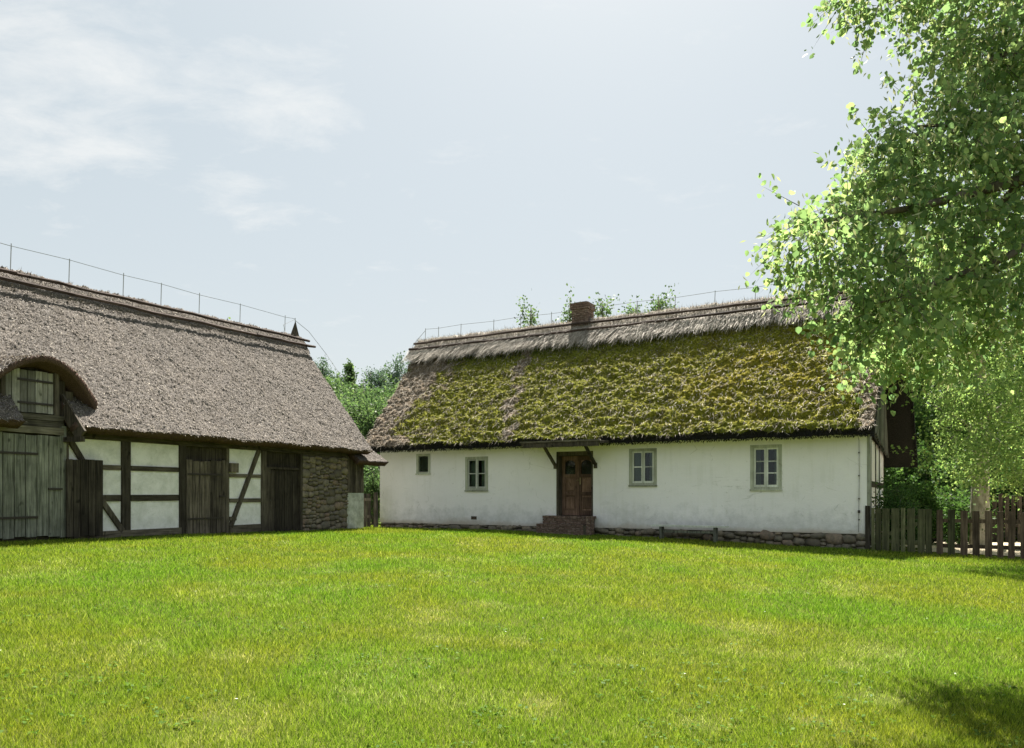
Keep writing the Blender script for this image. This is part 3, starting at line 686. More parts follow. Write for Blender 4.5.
# wall panels set slightly back from the timbers; each field of plaster its own part
def fld(x0, x1, z0, z1): MB().box(x0, x1, .03+random.uniform(-.008, .008), .14, z0, z1).build('plaster_panel', M['panel'], Bn)
def tim(x0, x1, z0, z1, y0=0, nm='post'): piece(nm, M['timber'] if nm == 'post' else M['timber_h'], x0, x1, y0-random.random()*.012, .17, z0, z1, Bn)
MB().box(-13.5, .0, .18, .3, .2, 3.0).build('inner_lining', M['inside'], Bn)
MB().box(-13.5, .7, 5.6, 5.9, .2, 3.0).build('back_wall', M['panel'], Bn)
MB().box(-13.5, .7, .3, 5.6, .3, .45).build('floor', M['inside'], Bn)
for x0, x1 in ((-7.50, -6.22), (-8.98, -7.72), (-4.78, -3.6)):
    for z0, z1 in ((.78, 1.36 if x0 > -5 else 1.42), (1.46 if x0 > -5 else 1.56, 2.0 if x0 > -5 else 2.09), (2.09 if x0 > -5 else 2.2, 2.86)): fld(x0, x1, z0, z1)
tim(-6.22, -6.05, .6, 2.9); tim(-7.72, -7.50, .62, 2.9); tim(-3.62, -3.44, .5, 2.9); tim(-4.83, -4.72, .5, 2.9); tim(-9.06, -8.90, .7, 2.95)
for x0, x1 in ((-7.5, -6.22), (-8.9, -7.72)):
    tim(x0, x1, 2.09, 2.2, .004, 'rail'); tim(x0, x1, 1.42, 1.56, .004, 'rail')
tim(-8.9, -6.1, .64, .79, -.012, 'sill_beam'); tim(-4.72, -3.62, .55, .78, -.012, 'sill_beam'); tim(-4.72, -3.62, 2.0, 2.09, .004, 'rail'); tim(-4.72, -3.62, 1.36, 1.46, .004, 'rail')
tim(-13.4, -10.95, .64, .79, -.012, 'sill_beam'); tim(-9.0, .05, 2.72, 2.9, -.014, 'wall_plate')
for a, b in (((-8.93, 2.76), (-8.55, 2.17)), ((-8.42, 1.75), (-7.70, .78)), ((-3.72, 2.72), (-4.68, .74))):
    MB().beam((a[0], .03, a[1]), (b[0], .03, b[1]), .11, .12, (0, 1, 0)).build('brace', M['timber'], Bn)
piece('timber_block', M['plank_brown'], -4.74, -4.46, -.06, .05, 2.12, 2.36, Bn)
tim(-4.72, -4.5, .9, 1.0, -.02, 'rail')
# weathered door between the panels, and dark recess over it
def plank_door(name, x0, x1, z0, z1, y, wood_, label, straps=(), wmin=.14, wmax=.22, strap_x=None, jag=.02, latch=None):
    o = bpy.data.objects.new(name, None); link(o, Bn, label); x_ = x0
    while x_ < x1-.03:
        wd = random.uniform(wmin, wmax); wd = wd if x_+wd < x1-.06 else x1-x_
        piece('plank', M[wood_], x_+.004, x_+wd-.006, y-random.random()*.012, y+.035, z0+random.uniform(-jag, jag)*.7, z1+random.uniform(-jag, jag), o); x_ += wd
    for z in straps:
        a, b = strap_x or (x0+.03, x1-.1)
        MB().box(a, b, y-.026, y-.014, z-.022, z+.022).build('hinge_strap', M['iron'], o)
    for z in (z0+.25, z1-.3): piece('ledge', M['plank_dark'], x0+.03, x1-.03, y+.036, y+.07, z, z+.12, o)
    if latch: MB().box(latch[0], latch[1], y-.035, y-.012, latch[2]-.02, latch[2]+.02).build('latch', M['iron'], o)
    return o
plank_door('door', -6.03, -4.84, .60, 2.40, .0, 'plank_brown', 'weathered brown plank door', (2.05, .98), jag=.035, latch=(-5.05, -4.86, 1.52))
tim(-6.05, -4.83, 2.74, 2.9, .0, 'lintel')
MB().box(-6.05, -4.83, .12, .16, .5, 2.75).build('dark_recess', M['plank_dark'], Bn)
plank_door('door', -3.43, -2.12, .46, 2.24, .10, 'plank_dark', 'blackened plank door beside stone pier', (), latch=(-3.4, -3.2, 1.4))
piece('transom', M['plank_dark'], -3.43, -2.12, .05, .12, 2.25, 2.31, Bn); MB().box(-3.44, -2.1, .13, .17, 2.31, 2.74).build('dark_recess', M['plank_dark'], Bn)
piece('post', M['plank_dark'], -2.13, -2.04, -.01, .17, .42, 2.74, Bn); piece('plank', M['plank_brown'], -3.42, -3.28, .02, .06, .45, 2.3, Bn)
# big gate under the dormer and a loose leaf folded back against the wall
plank_door('gate', -10.92, -9.09, .74, 2.74, -.03, 'plank_grey', 'silvered plank gate under the dormer', (2.36, 1.13), .2, .27, strap_x=(-10.9, -9.55), latch=(-9.35, -9.07, 1.68))
plank_door('open_gate_leaf', -9.03, -8.24, .70, 2.30, -.13, 'plank_dark', 'dark plank leaf folded back against the wall', (), .12, .18, jag=.03)
piece('gate_post', M['plank_grey'], -9.1, -8.98, -.05, .15, .7, 2.95, Bn)
for z0, z1, yy in ((2.76, 2.90, -.06), (2.91, 3.02, -.03), (3.03, 3.14, -.045)): piece('lintel_board', M['plank_h'], -11.0, -9.0, yy, .1, z0, z1, Bn)
# hatch in the dormer
MB().raw([(-10.6, .11, 3.14), (-8.75, .11, 3.14), (-8.75, .11, 3.5), (-9.55, .11, 4.1), (-10.6, .11, 3.5)], [(0, 1, 2, 3, 4)]).build('dormer_backing', M['plank_dark'], Bn)
plank_door('hatch', -10.14, -9.22, 3.16, 3.98, .0, 'plank_pale', 'pale grey plank hatch in the dormer', (3.78, 3.34), .1, .16, strap_x=(-9.92, -9.24), jag=.012)
tim(-9.21, -9.12, 3.14, 4.0, -.03); tim(-10.22, -10.145, 3.14, 3.9, -.03)
for k in range(2): piece('plank', M['plank_dark'], -10.25-.2*(k+1), -10.25-.2*k-.008, .03, .07, 3.14, 3.75-.25*k, Bn)
for k in range(3): piece('plank', M['plank_dark'], -9.12+.17*k, -9.12+.17*(k+1)-.008, .03, .07, 3.14, 3.86-.2*k, Bn)
# fieldstone pier
sw = MB().box(-2.03, -.02, .05, .45, .2, 2.74).build('stone_wall', M['mortar'], Bn)
rubble(sw, -2.03, 0., .34, 2.68, .06, .10, .34, .15)
# lower end of the barn beyond the pier: white below, boards above
MB().box(.03, .86, .06, 5.5, .2, 1.6).build('end_wall', M['end_plaster'], Bn)
for k in range(6): piece('plank', M['plank_brown'], .03+.138*k, .03+.138*(k+1)-.006, .05, .09, 1.6, 2.75, Bn)
MB().box(.03, .73, .49, 5.5, 1.43, 6.0).build('end_gable', M['plank_dark'], Bn) if False else MB().raw([(.72, .5, 1.43), (.72, 5.5, 1.43), (.72, 5.5, 2.9), (.72, 3.0, 6.4), (.72, .5, 2.9)], [(0, 1, 2, 3, 4)]).build('end_gable', M['plank_dark'], Bn)
# --- roof
BE, BRg = (-.52, 2.93), (3.0, 6.82)
bsl = (BRg[1]-BE[1])/(BRg[0]-BE[0])
def bdisp(X, Sl): return .06*(fbm(X*1.1, Sl*1.3, 3, 5)-.5)+.045*(RNG.random(X.shape)-.5)+.03*(fbm(X*8, Sl*8, 2, 15)-.5)
notch = lambda X, Y: (X > -10.06) & (X < -9.02) & (Y < .45)
b1, BT, bn, bd, bL = slab('roof', BE, BRg, (-13.6, .60), (-13.6, 1.2), 520, 200, bdisp, .26, M['reed'], Bn, 8, cut=notch, mt2=M['reed_end'], sag=.04, tilt=.026, label='front slope of grey reed thatch')
slab('roof', (6.52, 2.93), BRg, (-13.6, .60), (-13.6, 1.2), 90, 40, bdisp, .26, M['reed'], Bn, 9, tilt=.026, mt2=M['reed_end'])
# reed ends standing off the slope
P, iu, jv = on_slope(BT, 60000); k_ = ~notch(P[:, 0], P[:, 1]); P = P[k_]; n_ = len(P)
dr = unitv(-bd[None]*.9+bn[None]*.35+RNG.normal(0, .25, (n_, 3))); strands('reed_stub', P-bn*.005, dr, RNG.uniform(.02, .06, n_), RNG.uniform(.012, .022, n_), M['straw'], b1, bn)
# eyebrow dormer: an arched lip of thatch riding on the slope
nu, nv = 150, 60; U, Vv = np.meshgrid(np.linspace(-1, 1, nu), np.linspace(0, 1, nv))
XX = -9.55+1.16*U; YY = -.36+1.75*Vv+.18*(U**2)
ar = 4.24-.80*np.abs(U)**2.0
ZZ = ar+.10*Vv*(1-np.abs(U))+.03*(fbm(XX*5, YY*5, 3, 77)-.5)+.03*(RNG.random(XX.shape)-.5)
top = np.stack([XX, YY, ZZ], -1); bot = np.stack([-9.55+1.12*U, YY+.03, ar-.11-.12*np.minimum(1, Vv*3)-.02*np.abs(U)], -1)
I = np.arange(nu*nv).reshape(nv, nu); q = lambda I: np.stack([I[:-1, :-1], I[:-1, 1:], I[1:, 1:], I[1:, :-1]], -1).reshape(-1, 4)
J = I+nu*nv; sd_ = [np.stack([I[0, 1:], I[0, :-1], J[0, :-1], J[0, 1:]], -1), np.stack([I[:-1, 0], I[1:, 0], J[1:, 0], J[:-1, 0]], -1), np.stack([I[1:, -1], I[:-1, -1], J[:-1, -1], J[1:, -1]], -1)]
me = fast('dormer_roof', np.concatenate([top.reshape(-1, 3), bot.reshape(-1, 3)]), [q(I), q(J)[:, ::-1], np.concatenate(sd_)], M['reed']); me.materials.append(M['reed_end'])
mi = np.ones(len(me.polygons), np.int32); mi[:len(q(I))] = 0; me.polygons.foreach_set('material_index', mi)
dm = obj('dormer_roof', me, Bn, label='eyebrow dormer arch of grey thatch')
P = top[RNG.integers(0, nv, 9000), RNG.integers(0, nu, 9000)]; n_ = len(P)
dr = unitv(np.stack([np.sign(P[:, 0]+9.55)*np.abs(P[:, 0]+9.55)*.35, np.full(n_, -.8), np.full(n_, -.1)], -1)+RNG.normal(0, .3, (n_, 3))); strands('reed_stub', P, dr, RNG.uniform(.02, .06, n_), RNG.uniform(.012, .022, n_), M['straw'], dm, np.array([0, -.3, 1.]))
# boards that close the thatch beside the gate
for x_ in (-9.0,):
    MB().beam((x_, .50, BE[1]+1.02*bsl-.16), (x_, -.56, BE[1]-.04*bsl-.16), .30, .05, (1, 0, 0)).build('barge_board', M['plank_brown'], Bn, bevel=.006)
    MB().box(x_-.05, x_+.05, -.58, .1, 2.62, 2.72).build('bracket_beam', M['plank_brown'], Bn)
# --- ridge
bc, BV = cap(Bn, -13.6, 1.22, 3.0, 6.78, bsl, .66, M['reed'], 31, 400, lambda X: .026*(X-1.2), .35)
ne = 9000; ii = RNG.integers(0, BV.shape[1], ne); jj = RNG.integers(0, 16, ne); P = BV[jj, ii]; dr = unitv(-bd[None]*.6+RNG.normal(0, .35, (ne, 3))+np.array([0, 0, .3])); strands('loose_straw', P, dr, RNG.uniform(.03, .11, ne), .014, M['straw'], bc, bn)
ridge_poles(Bn, -13.6, 1.35, 2.95, 6.88, bsl, (.22, .56), 9, .026)
conductor(Bn, [-12.6, -11.2, -9.7, -8.3, -6.93, -5.47, -4.32, -3.03, -1.48, .47, .95], 3.0, 6.95, .52, [[(.95, 3.0, 7.45), (1.3, 2.7, 7.1), (1.5, 2.1, 6.3), (1.4, 1.4, 5.5)], [(.47, 3.0, 7.0), (.3, 2.9, 7.15), (.95, 3.0, 7.47)]], .026)
MB().raw([(.78, 2.95, 6.9), (1.12, 2.95, 6.9), (1.02, 2.97, 7.22), (.98, 2.99, 7.42), (.90, 2.99, 7.24), (.78, 3.05, 6.9), (1.12, 3.05, 6.9), (1.02, 3.03, 7.22), (.98, 3.01, 7.42), (.90, 3.01, 7.24)],
         [(0, 1, 2, 3, 4), (9, 8, 7, 6, 5), (1, 0, 5, 6), (2, 1, 6, 7), (3, 2, 7, 8), (4, 3, 8, 9), (0, 4, 9, 5)]).build('ridge_finial', M['timber'], Bn)
# small skirt of thatch wrapped round the barn's end
slab('skirt_roof', (-.46, 2.60), (.75, 3.45), (.02, 1.5), (.25, 1.3), 90, 40, bdisp, .2, M['reed'], Bn, 14, mt2=M['reed_end'])
slab('skirt_roof', (6.3, 2.76), (.75, 3.45), (.25, 1.5), (.25, 1.3), 60, 60, bdisp, .2, M['reed'], Bn, 15, mt2=M['reed_end'])

# ================================================================== FENCES, BENCH
def pickets(name, label, group, spec, y, z_top, drop, mats, rails, gate=False):
    X0, Y0 = hw(spec[0][0], y); f = thing(name, label, 'fence' if not gate else 'gate', (X0, Y0, 0), HR, group); bx = spec[0][0]
    for a, b in spec:
        X, Y = hw((a+b)/2, y); z0 = zg(X, Y)-.02
        piece('picket', M[random.choice(mats)], a-bx, b-bx, -.012, .012, z0, z_top+drop*(a-bx)+random.uniform(-.012, .012), f, ry=random.uniform(-.012, .012))
    e = spec[-1][1]-bx
    for z in rails: piece('rail', M[mats[0]], -.02, e+.02, .02, .065, z, z+.085, f)
    return f, bx, e
px = [.10, .26, .38, .57, .60, .77, .83, 1.02, 1.05, 1.15, 1.19, 1.35, 1.40, 1.56]
f, bx, e = pickets('picket_gate', 'gate of wide mossy pickets set against the cottage corner', None, [(.08, .15), (.17, .29), (.31, .46), (.50, .67), (.70, .79), (.83, .99), (1.04, 1.19), (1.20, 1.33)], -.05, 1.25, -.01, ['picket'], (.42, 1.0), True)
MB().beam((.05, .04, .5), (1.2, .04, 1.0), .08, .03, (0, 1, 0)).build('brace', M['picket'], f)
piece('gate_post', M['timber'], -.14, -.03, .02, .13, .1, 1.3, f)
sp = []; x_ = 1.42
while x_ < 6.5: wd = random.uniform(.115, .15); sp.append((x_, x_+wd)); x_ += wd+random.uniform(.085, .11)
f, bx, e = pickets('picket_fence', 'fence of narrow brown pickets running right from the mossy gate', None, sp, -.08, 1.23, -.028, ['picket_dry', 'picket_dry', 'picket'], (.36, .93))
for x_ in (.0, 2.4, 4.8): piece('fence_post', M['timber'], x_, x_+.1, .07, .17, -.1, 1.12-.03*x_, f)
# dark picket fence across the yard
sp = [(3.2+i*.17, 3.2+i*.17+.12) for i in range(52)]
f = thing('dark_fence', 'dark weathered paling fence far behind the picket fence', 'fence', (*hw(1.2, 9.2), 0), HR)
for i in range(60):
    x_ = i*.17; X, Y = hw(1.2+x_, 9.2); piece('paling', M['plank_dark'], x_, x_+.125, -.012, .012, zg(X, Y), 1.55+random.uniform(-.04, .04), f)
for z in (.5, 1.2): piece('rail', M['plank_dark'], 0, 10.2, .02, .07, z, z+.09, f)
# small plank gate closing the gap between barn and cottage
g = thing('side_gate', 'low plank gate in the gap between barn and cottage', 'gate', (-4.95, 24.2, 0), 0)
for i in range(5): piece('plank', M['plank_brown'], i*.13-.25, i*.13-.13, -.012, .012, zg(-4.9, 24.2), 1.58+random.uniform(-.02, .02), g)
for z in (.8, 1.35): piece('rail', M['plank_brown'], -.28, .42, -.05, -.015, z, z+.09, g)
g = thing('gate_post', 'round weathered post standing against the cottage corner', 'post', (-4.42, 24.3, 0), 0)
MB().tube([(0, 0, zg(-4.42, 24.3)-.2), (.01, 0, 1.2), (.0, .01, 1.62)], [.075, .072, .066], 9).build('post', M['plank_brown'], g)
# low bench by the wall
g = thing('bench', 'low narrow pale plank bench against the cottage wall', 'bench', (*hw(-4.2, -.42), 0), HR)
zb = zg(*hw(-4.2, -.42))
piece('seat', M['sash'], -1.0, 1.02, -.15, .15, zb+.36, zb+.40, g)
for x_ in (-.72, .70): piece('leg', M['plank_grey'], x_-.03, x_+.03, -.12, .12, zb-.05, zb+.36, g)
piece('stretcher', M['plank_grey'], -.68, .66, -.02, .02, zb+.2, zb+.26, g)

# ================================================================== PLANTS
def leaves(P, size, nrm, mode='heart', tip=None, rnd=None):
    """leaf meshes at P: nrm = face normals, tip = direction of the leaf tip"""
    n = len(P); nrm = unitv(nrm); tip = tip-nrm*np.sum(tip*nrm, 1, keepdims=True); tip = unitv(tip); sd = np.cross(nrm, tip)
    s = (np.asarray(size)*np.ones(n))[:, None]
    if mode == 'heart':
        pt = [(0, 0, 0), (-.42, .18, .07), (-.40, .58, .06), (0, 1, -.06), (.40, .58, .06), (.42, .18, .07)]
        V = np.stack([P+s*(sd*a+tip*b+nrm*c) for a, b, c in pt], 1).reshape(-1, 3); b = np.arange(n)[:, None]*6
        F = np.concatenate([b+np.array([[0, 3, 2, 1]]), b+np.array([[0, 5, 4, 3]])]); k = 2
    else:
        q_ = .13 if mode == 'slim' else .36
        pt = [(0, 0, 0), (-q_, .45, .05), (0, 1, -.05), (q_, .45, .05)]
        V = np.stack([P+s*(sd*a+tip*b+nrm*c) for a, b, c in pt], 1).reshape(-1, 3); b = np.arange(n)[:, None]*4
        F = b+np.array([[0, 3, 2, 1]]); k = 1
    r = RNG.random(n) if rnd is None else rnd
    return V, F, np.tile(r, k)
def sprays(cl, per, leaf_n, droop, rng, spread=.22, ln=.55, hang=.5):
    """cl: (x,y,z,rx,rz,weight) leaf clumps -> leaf positions along drooping twigs"""
    P = []; Tn = []; R = []; tw = []
    for (x, y, z, rx, rz, wt) in cl:
        m = max(3, int(per*wt)); d = unitv(rng.normal(0, 1, (m, 3))); rad = rng.random(m)**.45
        c = np.array([x, y, z])+d*rad[:, None]*np.array([rx, rx, rz]); base = rng.random(m)*.25
        dirn = unitv(d*.8+rng.normal(0, .35, (m, 3))+np.array([0, 0, -droop])); L = ln*rng.uniform(.6, 1.3, m)
        t = rng.random((m, leaf_n)); pos = c[:, None]+dirn[:, None]*(t*L[:, None])[..., None]+np.array([0, 0, -1.])*(t**2*L[:, None]*droop*.5)[..., None]+rng.normal(0, spread*.35, (m, leaf_n, 3))
        P.append(pos.reshape(-1, 3)); Tn.append(np.repeat(unitv(dirn+np.array([0, 0, -hang])), leaf_n, 0)); R.append((base[:, None]+rng.random((m, leaf_n))*.75).ravel())
        tw += [(c[i], c[i]+dirn[i]*L[i]+np.array([0, 0, -L[i]*droop*.5])) for i in range(m)]
    return np.concatenate(P), np.concatenate(Tn), np.concatenate(R), tw
def tree(name, label, cat, base, trunk, limbs, cl, per, leaf_n, size, lm, bark, droop=.35, mode='heart', group=None, seed=1, twigs=True, ln=.55, spread=.22, upn=.35, tw_r=.006, tw_step=3, bracts=0):
    rng = np.random.default_rng(seed); b = np.array(base); t = thing(name, label, cat, base, 0, group)
    o = MB().tube([Vector(p)-Vector(base) for p, r in trunk], [r for p, r in trunk], 10).build('trunk', bark, t, True)
    for lb in limbs: MB().tube([Vector(p)-Vector(base) for p, r in lb], [r for p, r in lb], 7).build('limb', bark, t, True)
    P, T, R, tw = sprays(cl, per, leaf_n, droop, rng, spread, ln); tw = tw[::tw_step]
    n = len(P); nr = unitv(rng.normal(0, 1, (n, 3))*np.array([.8, .8, .55])+np.array([0, -.15, upn])-T*.2)
    V, F, A = leaves(P-b, size*rng.uniform(.55, 1.3, n), nr, mode, T+rng.normal(0, .45, (n, 3)), np.clip(R, 0, 1))
    cr = obj('crown', fast('crown', V, F, lm, True, {'rnd': ('FACE', A)}), t, kind='stuff')
    if bracts:
        k = rng.random(n) < bracts; Q = P[k]+rng.normal(0, .05, (k.sum(), 3)); m = len(Q)
        V, F, A = leaves(Q-b, rng.uniform(.05, .085, m), rng.normal(0, 1, (m, 3)), 'slim', np.stack([rng.normal(0, .5, m), rng.normal(0, .5, m), -np.ones(m)], -1))
        obj('bracts', fast('bracts', V, F, M['bract'], True, {'rnd': ('FACE', A)}), t, kind='stuff')
    if twigs and tw:
        A_ = np.array([p[0] for p in tw])-b; B_ = np.array([p[1] for p in tw])-b; d = unitv(B_-A_); s = unitv(np.cross(d, np.array([.3, .9, .2]))); s2 = np.cross(d, s)
        V = np.concatenate([np.stack([A_+s*tw_r, A_-s*.5*tw_r+s2*tw_r, A_-s*.5*tw_r-s2*tw_r, B_], 1).reshape(-1, 3)]); k = np.arange(len(A_))[:, None]*4
        obj('twigs', fast('twigs', V, np.concatenate([k+np.array([[0, 1, 3]]), k+np.array([[1, 2, 3]]), k+np.array([[2, 0, 3]])]), bark), t, kind='stuff')
    return t
# near linden: trunk just outside the frame on the right, limbs reaching into it
TX, TY = 6.7, 6.7
cl = [(2.42, 6.1, 3.75, .32, .24, .6), (2.65, 6.15, 3.6, .40, .30, 1), (2.85, 6.0, 3.3, .42, .28, 1.1), (2.9, 5.8, 3.0, .36, .2, .7), (2.85, 6.2, 3.95, .25, .18, .5),
      (3.2, 6.5, 4.15, .4, .36, 1.3), (3.3, 6.5, 4.6, .26, .22, .6), (3.65, 6.6, 4.8, .36, .3, 1.0), (3.5, 6.4, 3.7, .55, .5, 1.6), (3.75, 6.4, 3.2, .45, .26, 1), (3.8, 6.5, 4.4, .65, .55, 2),
      (4.3, 6.7, 5.35, .5, .4, 1.4), (4.3, 6.5, 3.9, .65, .55, 2), (4.4, 6.4, 3.3, .5, .32, 1), (4.5, 6.7, 4.8, .8, .65, 2.4), (4.4, 6.9, 5.95, .4, .3, .9),
      (4.6, 6.9, 5.8, .7, .5, 2), (3.55, 7.1, 6.25, .36, .26, .6), (3.2, 7.0, 6.3, .22, .16, .25), (3.9, 7.2, 6.6, .6, .4, 1.4), (4.6, 7.2, 6.7, .8, .6, 2.2), (5.2, 6.6, 4.2, .8, .7, 2.2), (5.2, 6.9, 5.3, .9, .8, 2.6),
      (5.3, 7.2, 6.4, 1, .8, 2.6), (5.9, 6.5, 4.6, 1, .9, 1.2), (6.2, 7, 6.0, 1.2, 1, 1.2), (5.2, 7.1, 7.6, 1.2, .9, 1), (6.6, 7.0, 7.4, 1.6, 1.2, 1.2), (6.6, 6.8, 8.8, 1.5, 1.0, 1), (3.75, 7.35, 3.1, .42, .18, 1.3), (4.0, 7.7, 3.3, .45, .24, 1.3), (3.6, 6.9, 3.0, .32, .12, .8), (4.3, 7.9, 3.5, .45, .25, 1.1), (4.35, 7.3, 3.25, .4, .2, .6), (7.8, 6.6, 5.5, 1.4, 1.2, 1.4), (8.2, 6.9, 7.2, 1.4, 1.2, 1.2), (6.8, 5.6, 6, 1.2, 1.1, 1), (6.9, 8.1, 6.2, 1.2, 1.1, .7)]
zt = zg(TX, TY)
tree('linden_tree', 'near linden tree with drooping sunlit leafy boughs over the cottage roof', 'tree', (TX, TY, zt),
     [((TX, TY, zt-.2), .34), ((TX+.03, TY, zt+.8), .27), ((TX-.05, TY+.05, 3), .23), ((TX+.05, TY, 5.2), .17), ((TX, TY+.1, 7.2), .10), ((TX-.05, TY+.1, 8.8), .04)],
     [[((TX, TY, 2.9), .13), ((5.6, 6.55, 3.9), .09), ((4.4, 6.45, 4.3), .055), ((3.4, 6.3, 4.0), .03), ((2.45, 6.1, 3.8), .012)],
      [((TX, TY, 3.9), .11), ((5.5, 6.8, 5.1), .07), ((4.6, 6.75, 5.6), .04), ((4.1, 6.7, 5.4), .015)],
      [((TX, TY, 5.0), .10), ((5.6, 7, 6.4), .06), ((4.4, 7.15, 6.9), .035), ((3.3, 7.05, 6.4), .01)],
      [((5.0, 6.5, 4.1), .05), ((4.2, 6.4, 3.6), .03), ((2.9, 5.9, 3.1), .01)], [((4.4, 6.5, 4.3), .03), ((4.0, 7.2, 3.6), .02), ((3.85, 7.5, 3.2), .01)], [((5.0, 6.82, 5.35), .045), ((4.3, 6.7, 4.9), .03), ((3.5, 6.55, 4.8), .01)],
      [((TX, TY, 4.5), .1), ((7.6, 6.6, 5.6), .06), ((8.6, 6.9, 7), .03)], [((TX, TY, 6), .08), ((6.9, 7.8, 7), .04)]],
     cl, 52, 15, .054, M['linden'], M['bark'], .42, seed=4, ln=.36, spread=.10, upn=.12, tw_r=.004, tw_step=1, bracts=.36)
# second tree behind the picket fence, pale trunk
bx_, by_ = 13.1, 21.0; zt = zg(bx_, by_)
cl = [(11.6, 19.6, 3.9, .7, .4, 1.2), (11.9, 19.3, 3.2, .8, .4, 1.3), (12.9, 19.2, 2.9, 1.1, .5, 1.4), (11.1, 19.8, 5.2, .8, .45, 1.4), (12.0, 19.4, 4.5, 1.2, .7, 2.2), (13.4, 19.0, 4.2, 1.2, .7, 2.2), (14.6, 19.5, 3.6, 1.2, .7, 2),
      (11.3, 20, 6.1, 1.1, .7, 2), (12.6, 19.8, 6.0, 1.4, .8, 2.6), (14.1, 19.6, 5.7, 1.4, .9, 2.6), (11.9, 20.4, 7.6, 1.3, .9, 2.4), (13.6, 20.2, 7.6, 1.5, 1, 3), (15.4, 20.4, 6.4, 1.5, 1.1, 2.6), (12.8, 20.8, 9.2, 1.5, 1.1, 2.6), (14.8, 21, 8.8, 1.6, 1.2, 2.6), (13.4, 21.2, 10.8, 1.4, 1.1, 2.2), (14.4, 22.6, 5.5, 1.6, 1.4, 2), (12.9, 22.9, 7, 1.3, 1.3, 1.6), (15.4, 22.4, 3.4, 1.4, .9, 1.6), (9.7, 17.5, 6.7, .7, .3, 2.4), (10.5, 17.3, 6.5, .8, .35, 2.4), (9.6, 16.6, 7.2, .5, .25, 1.2), (11.2, 18.1, 6.7, .8, .4, 1.2), (11.6, 18.4, 3.1, .8, .4, 1.4), (12.2, 18.3, 2.35, .8, .3, 1.2), (11.3, 18.7, 4.3, .8, .5, 1.4), (12.4, 18.3, 4.1, .9, .5, 1.5), (11.6, 19.9, 2.5, .7, .3, .8), (12.7, 19.4, 2.25, .9, .3, 1.1), (13.7, 19.3, 2.3, .9, .35, 1.2), (14.8, 19.6, 2.5, .9, .4, 1.2)]
tree('yard_tree', 'bright green tree with pale trunk behind the picket fence', 'tree', (bx_, by_, zt),
     [((bx_, by_, zt-.2), .26), ((bx_, by_, 1.2), .235), ((bx_+.05, by_, 3.5), .17), ((bx_, by_+.1, 7), .11), ((bx_+.2, by_+.1, 10.6), .03)],
     [[((bx_, by_, 2.4), .09), ((12.2, 20, 3.4), .05), ((11, 19.6, 3.9), .02)], [((bx_, by_, 3.5), .09), ((13.6, 19.9, 4.4), .04), ((14.6, 19.5, 4.2), .02)], [((bx_, by_, 5), .08), ((12, 20.3, 6.4), .04), ((11.2, 20, 6.9), .02)],
      [((bx_, by_, 5.2), .08), ((11.8, 19, 6.6), .04), ((9.9, 17.4, 6.8), .015)], [((bx_, by_, 5.6), .08), ((14.6, 20.6, 6.8), .04), ((15.6, 20.4, 7), .02)]], cl, 36, 22, .085, M['far_linden'], M['pale_bark'], .3, 'rhomb', seed=8, ln=.6, spread=.3, tw_r=.008)
def bush(name, label, x, y, h, r, n, size, lm, seed, cat='shrub', group=None, mode='rhomb'):
    rng = np.random.default_rng(seed); z0 = zg(x, y); cl = []
    for k in range(n): a = rng.random()*6.28; q = rng.random()**.6*r; cl.append((x+q*math.cos(a), y+q*math.sin(a), z0+h*(.25+.6*rng.random()*(1-.5*q/r)), r*.42, h*.2, 1))
    stems = [[((x+.03*k, y, z0), .03), ((c[0]*.5+x*.5, c[1]*.5+y*.5, c[2]*.6+z0*.4), .02), (c[:3], .008)] for k, c in enumerate(cl[:5])]
    return tree(name, label, cat, (x, y, z0), [((x, y, z0-.1), .05), ((x, y, z0+h*.4), .03), ((x+.05, y, z0+h*.7), .01)], stems, cl, 26, 20, size, lm, M['bark'], .2, mode, group, seed, True, .35, .25, .5)
bush('rose_bush', 'dark little shrub against the cottage gable', 9.35, 18.35, 1.75, .4, 9, .06, M['dark_leaf'], 21)
bush('yard_shrub', 'dense rounded dark shrub beyond the mossy gate', 12.3, 22.2, 2.1, 1.1, 22, .09, M['dark_leaf'], 22)
bush('yard_shrub', 'broad dark shrub left of the pale trunk, behind the paling fence', 14.6, 26.5, 3.6, 1.7, 24, .12, M['dark_leaf'], 23)
bush('yard_shrub', 'broad dark shrub right of the pale trunk, behind the fences', 17.6, 26.0, 3.8, 1.8, 24, .12, M['dark_leaf'], 24)
bush('yard_shrub', 'dark shrub behind the paling fence nearest the cottage', 13.4, 27.5, 4.2, 1.9, 30, .13, M['dark_leaf'], 26)
bush('yard_shrub', 'tall dark shrub behind the broad ones, above the paling fence', 16.4, 29.0, 5.0, 2.2, 34, .14, M['dark_leaf'], 27)
bush('yard_shrub', 'dark shrub at the right edge behind the paling fence', 20.2, 28.0, 5.0, 2.2, 34, .14, M['dark_leaf'], 28)
bush('gap_shrub', 'leafy shrub seen through the gap beside the side gate', -5.3, 28.5, 2.8, 1.0, 14, .1, M['mid_leaf'], 25)
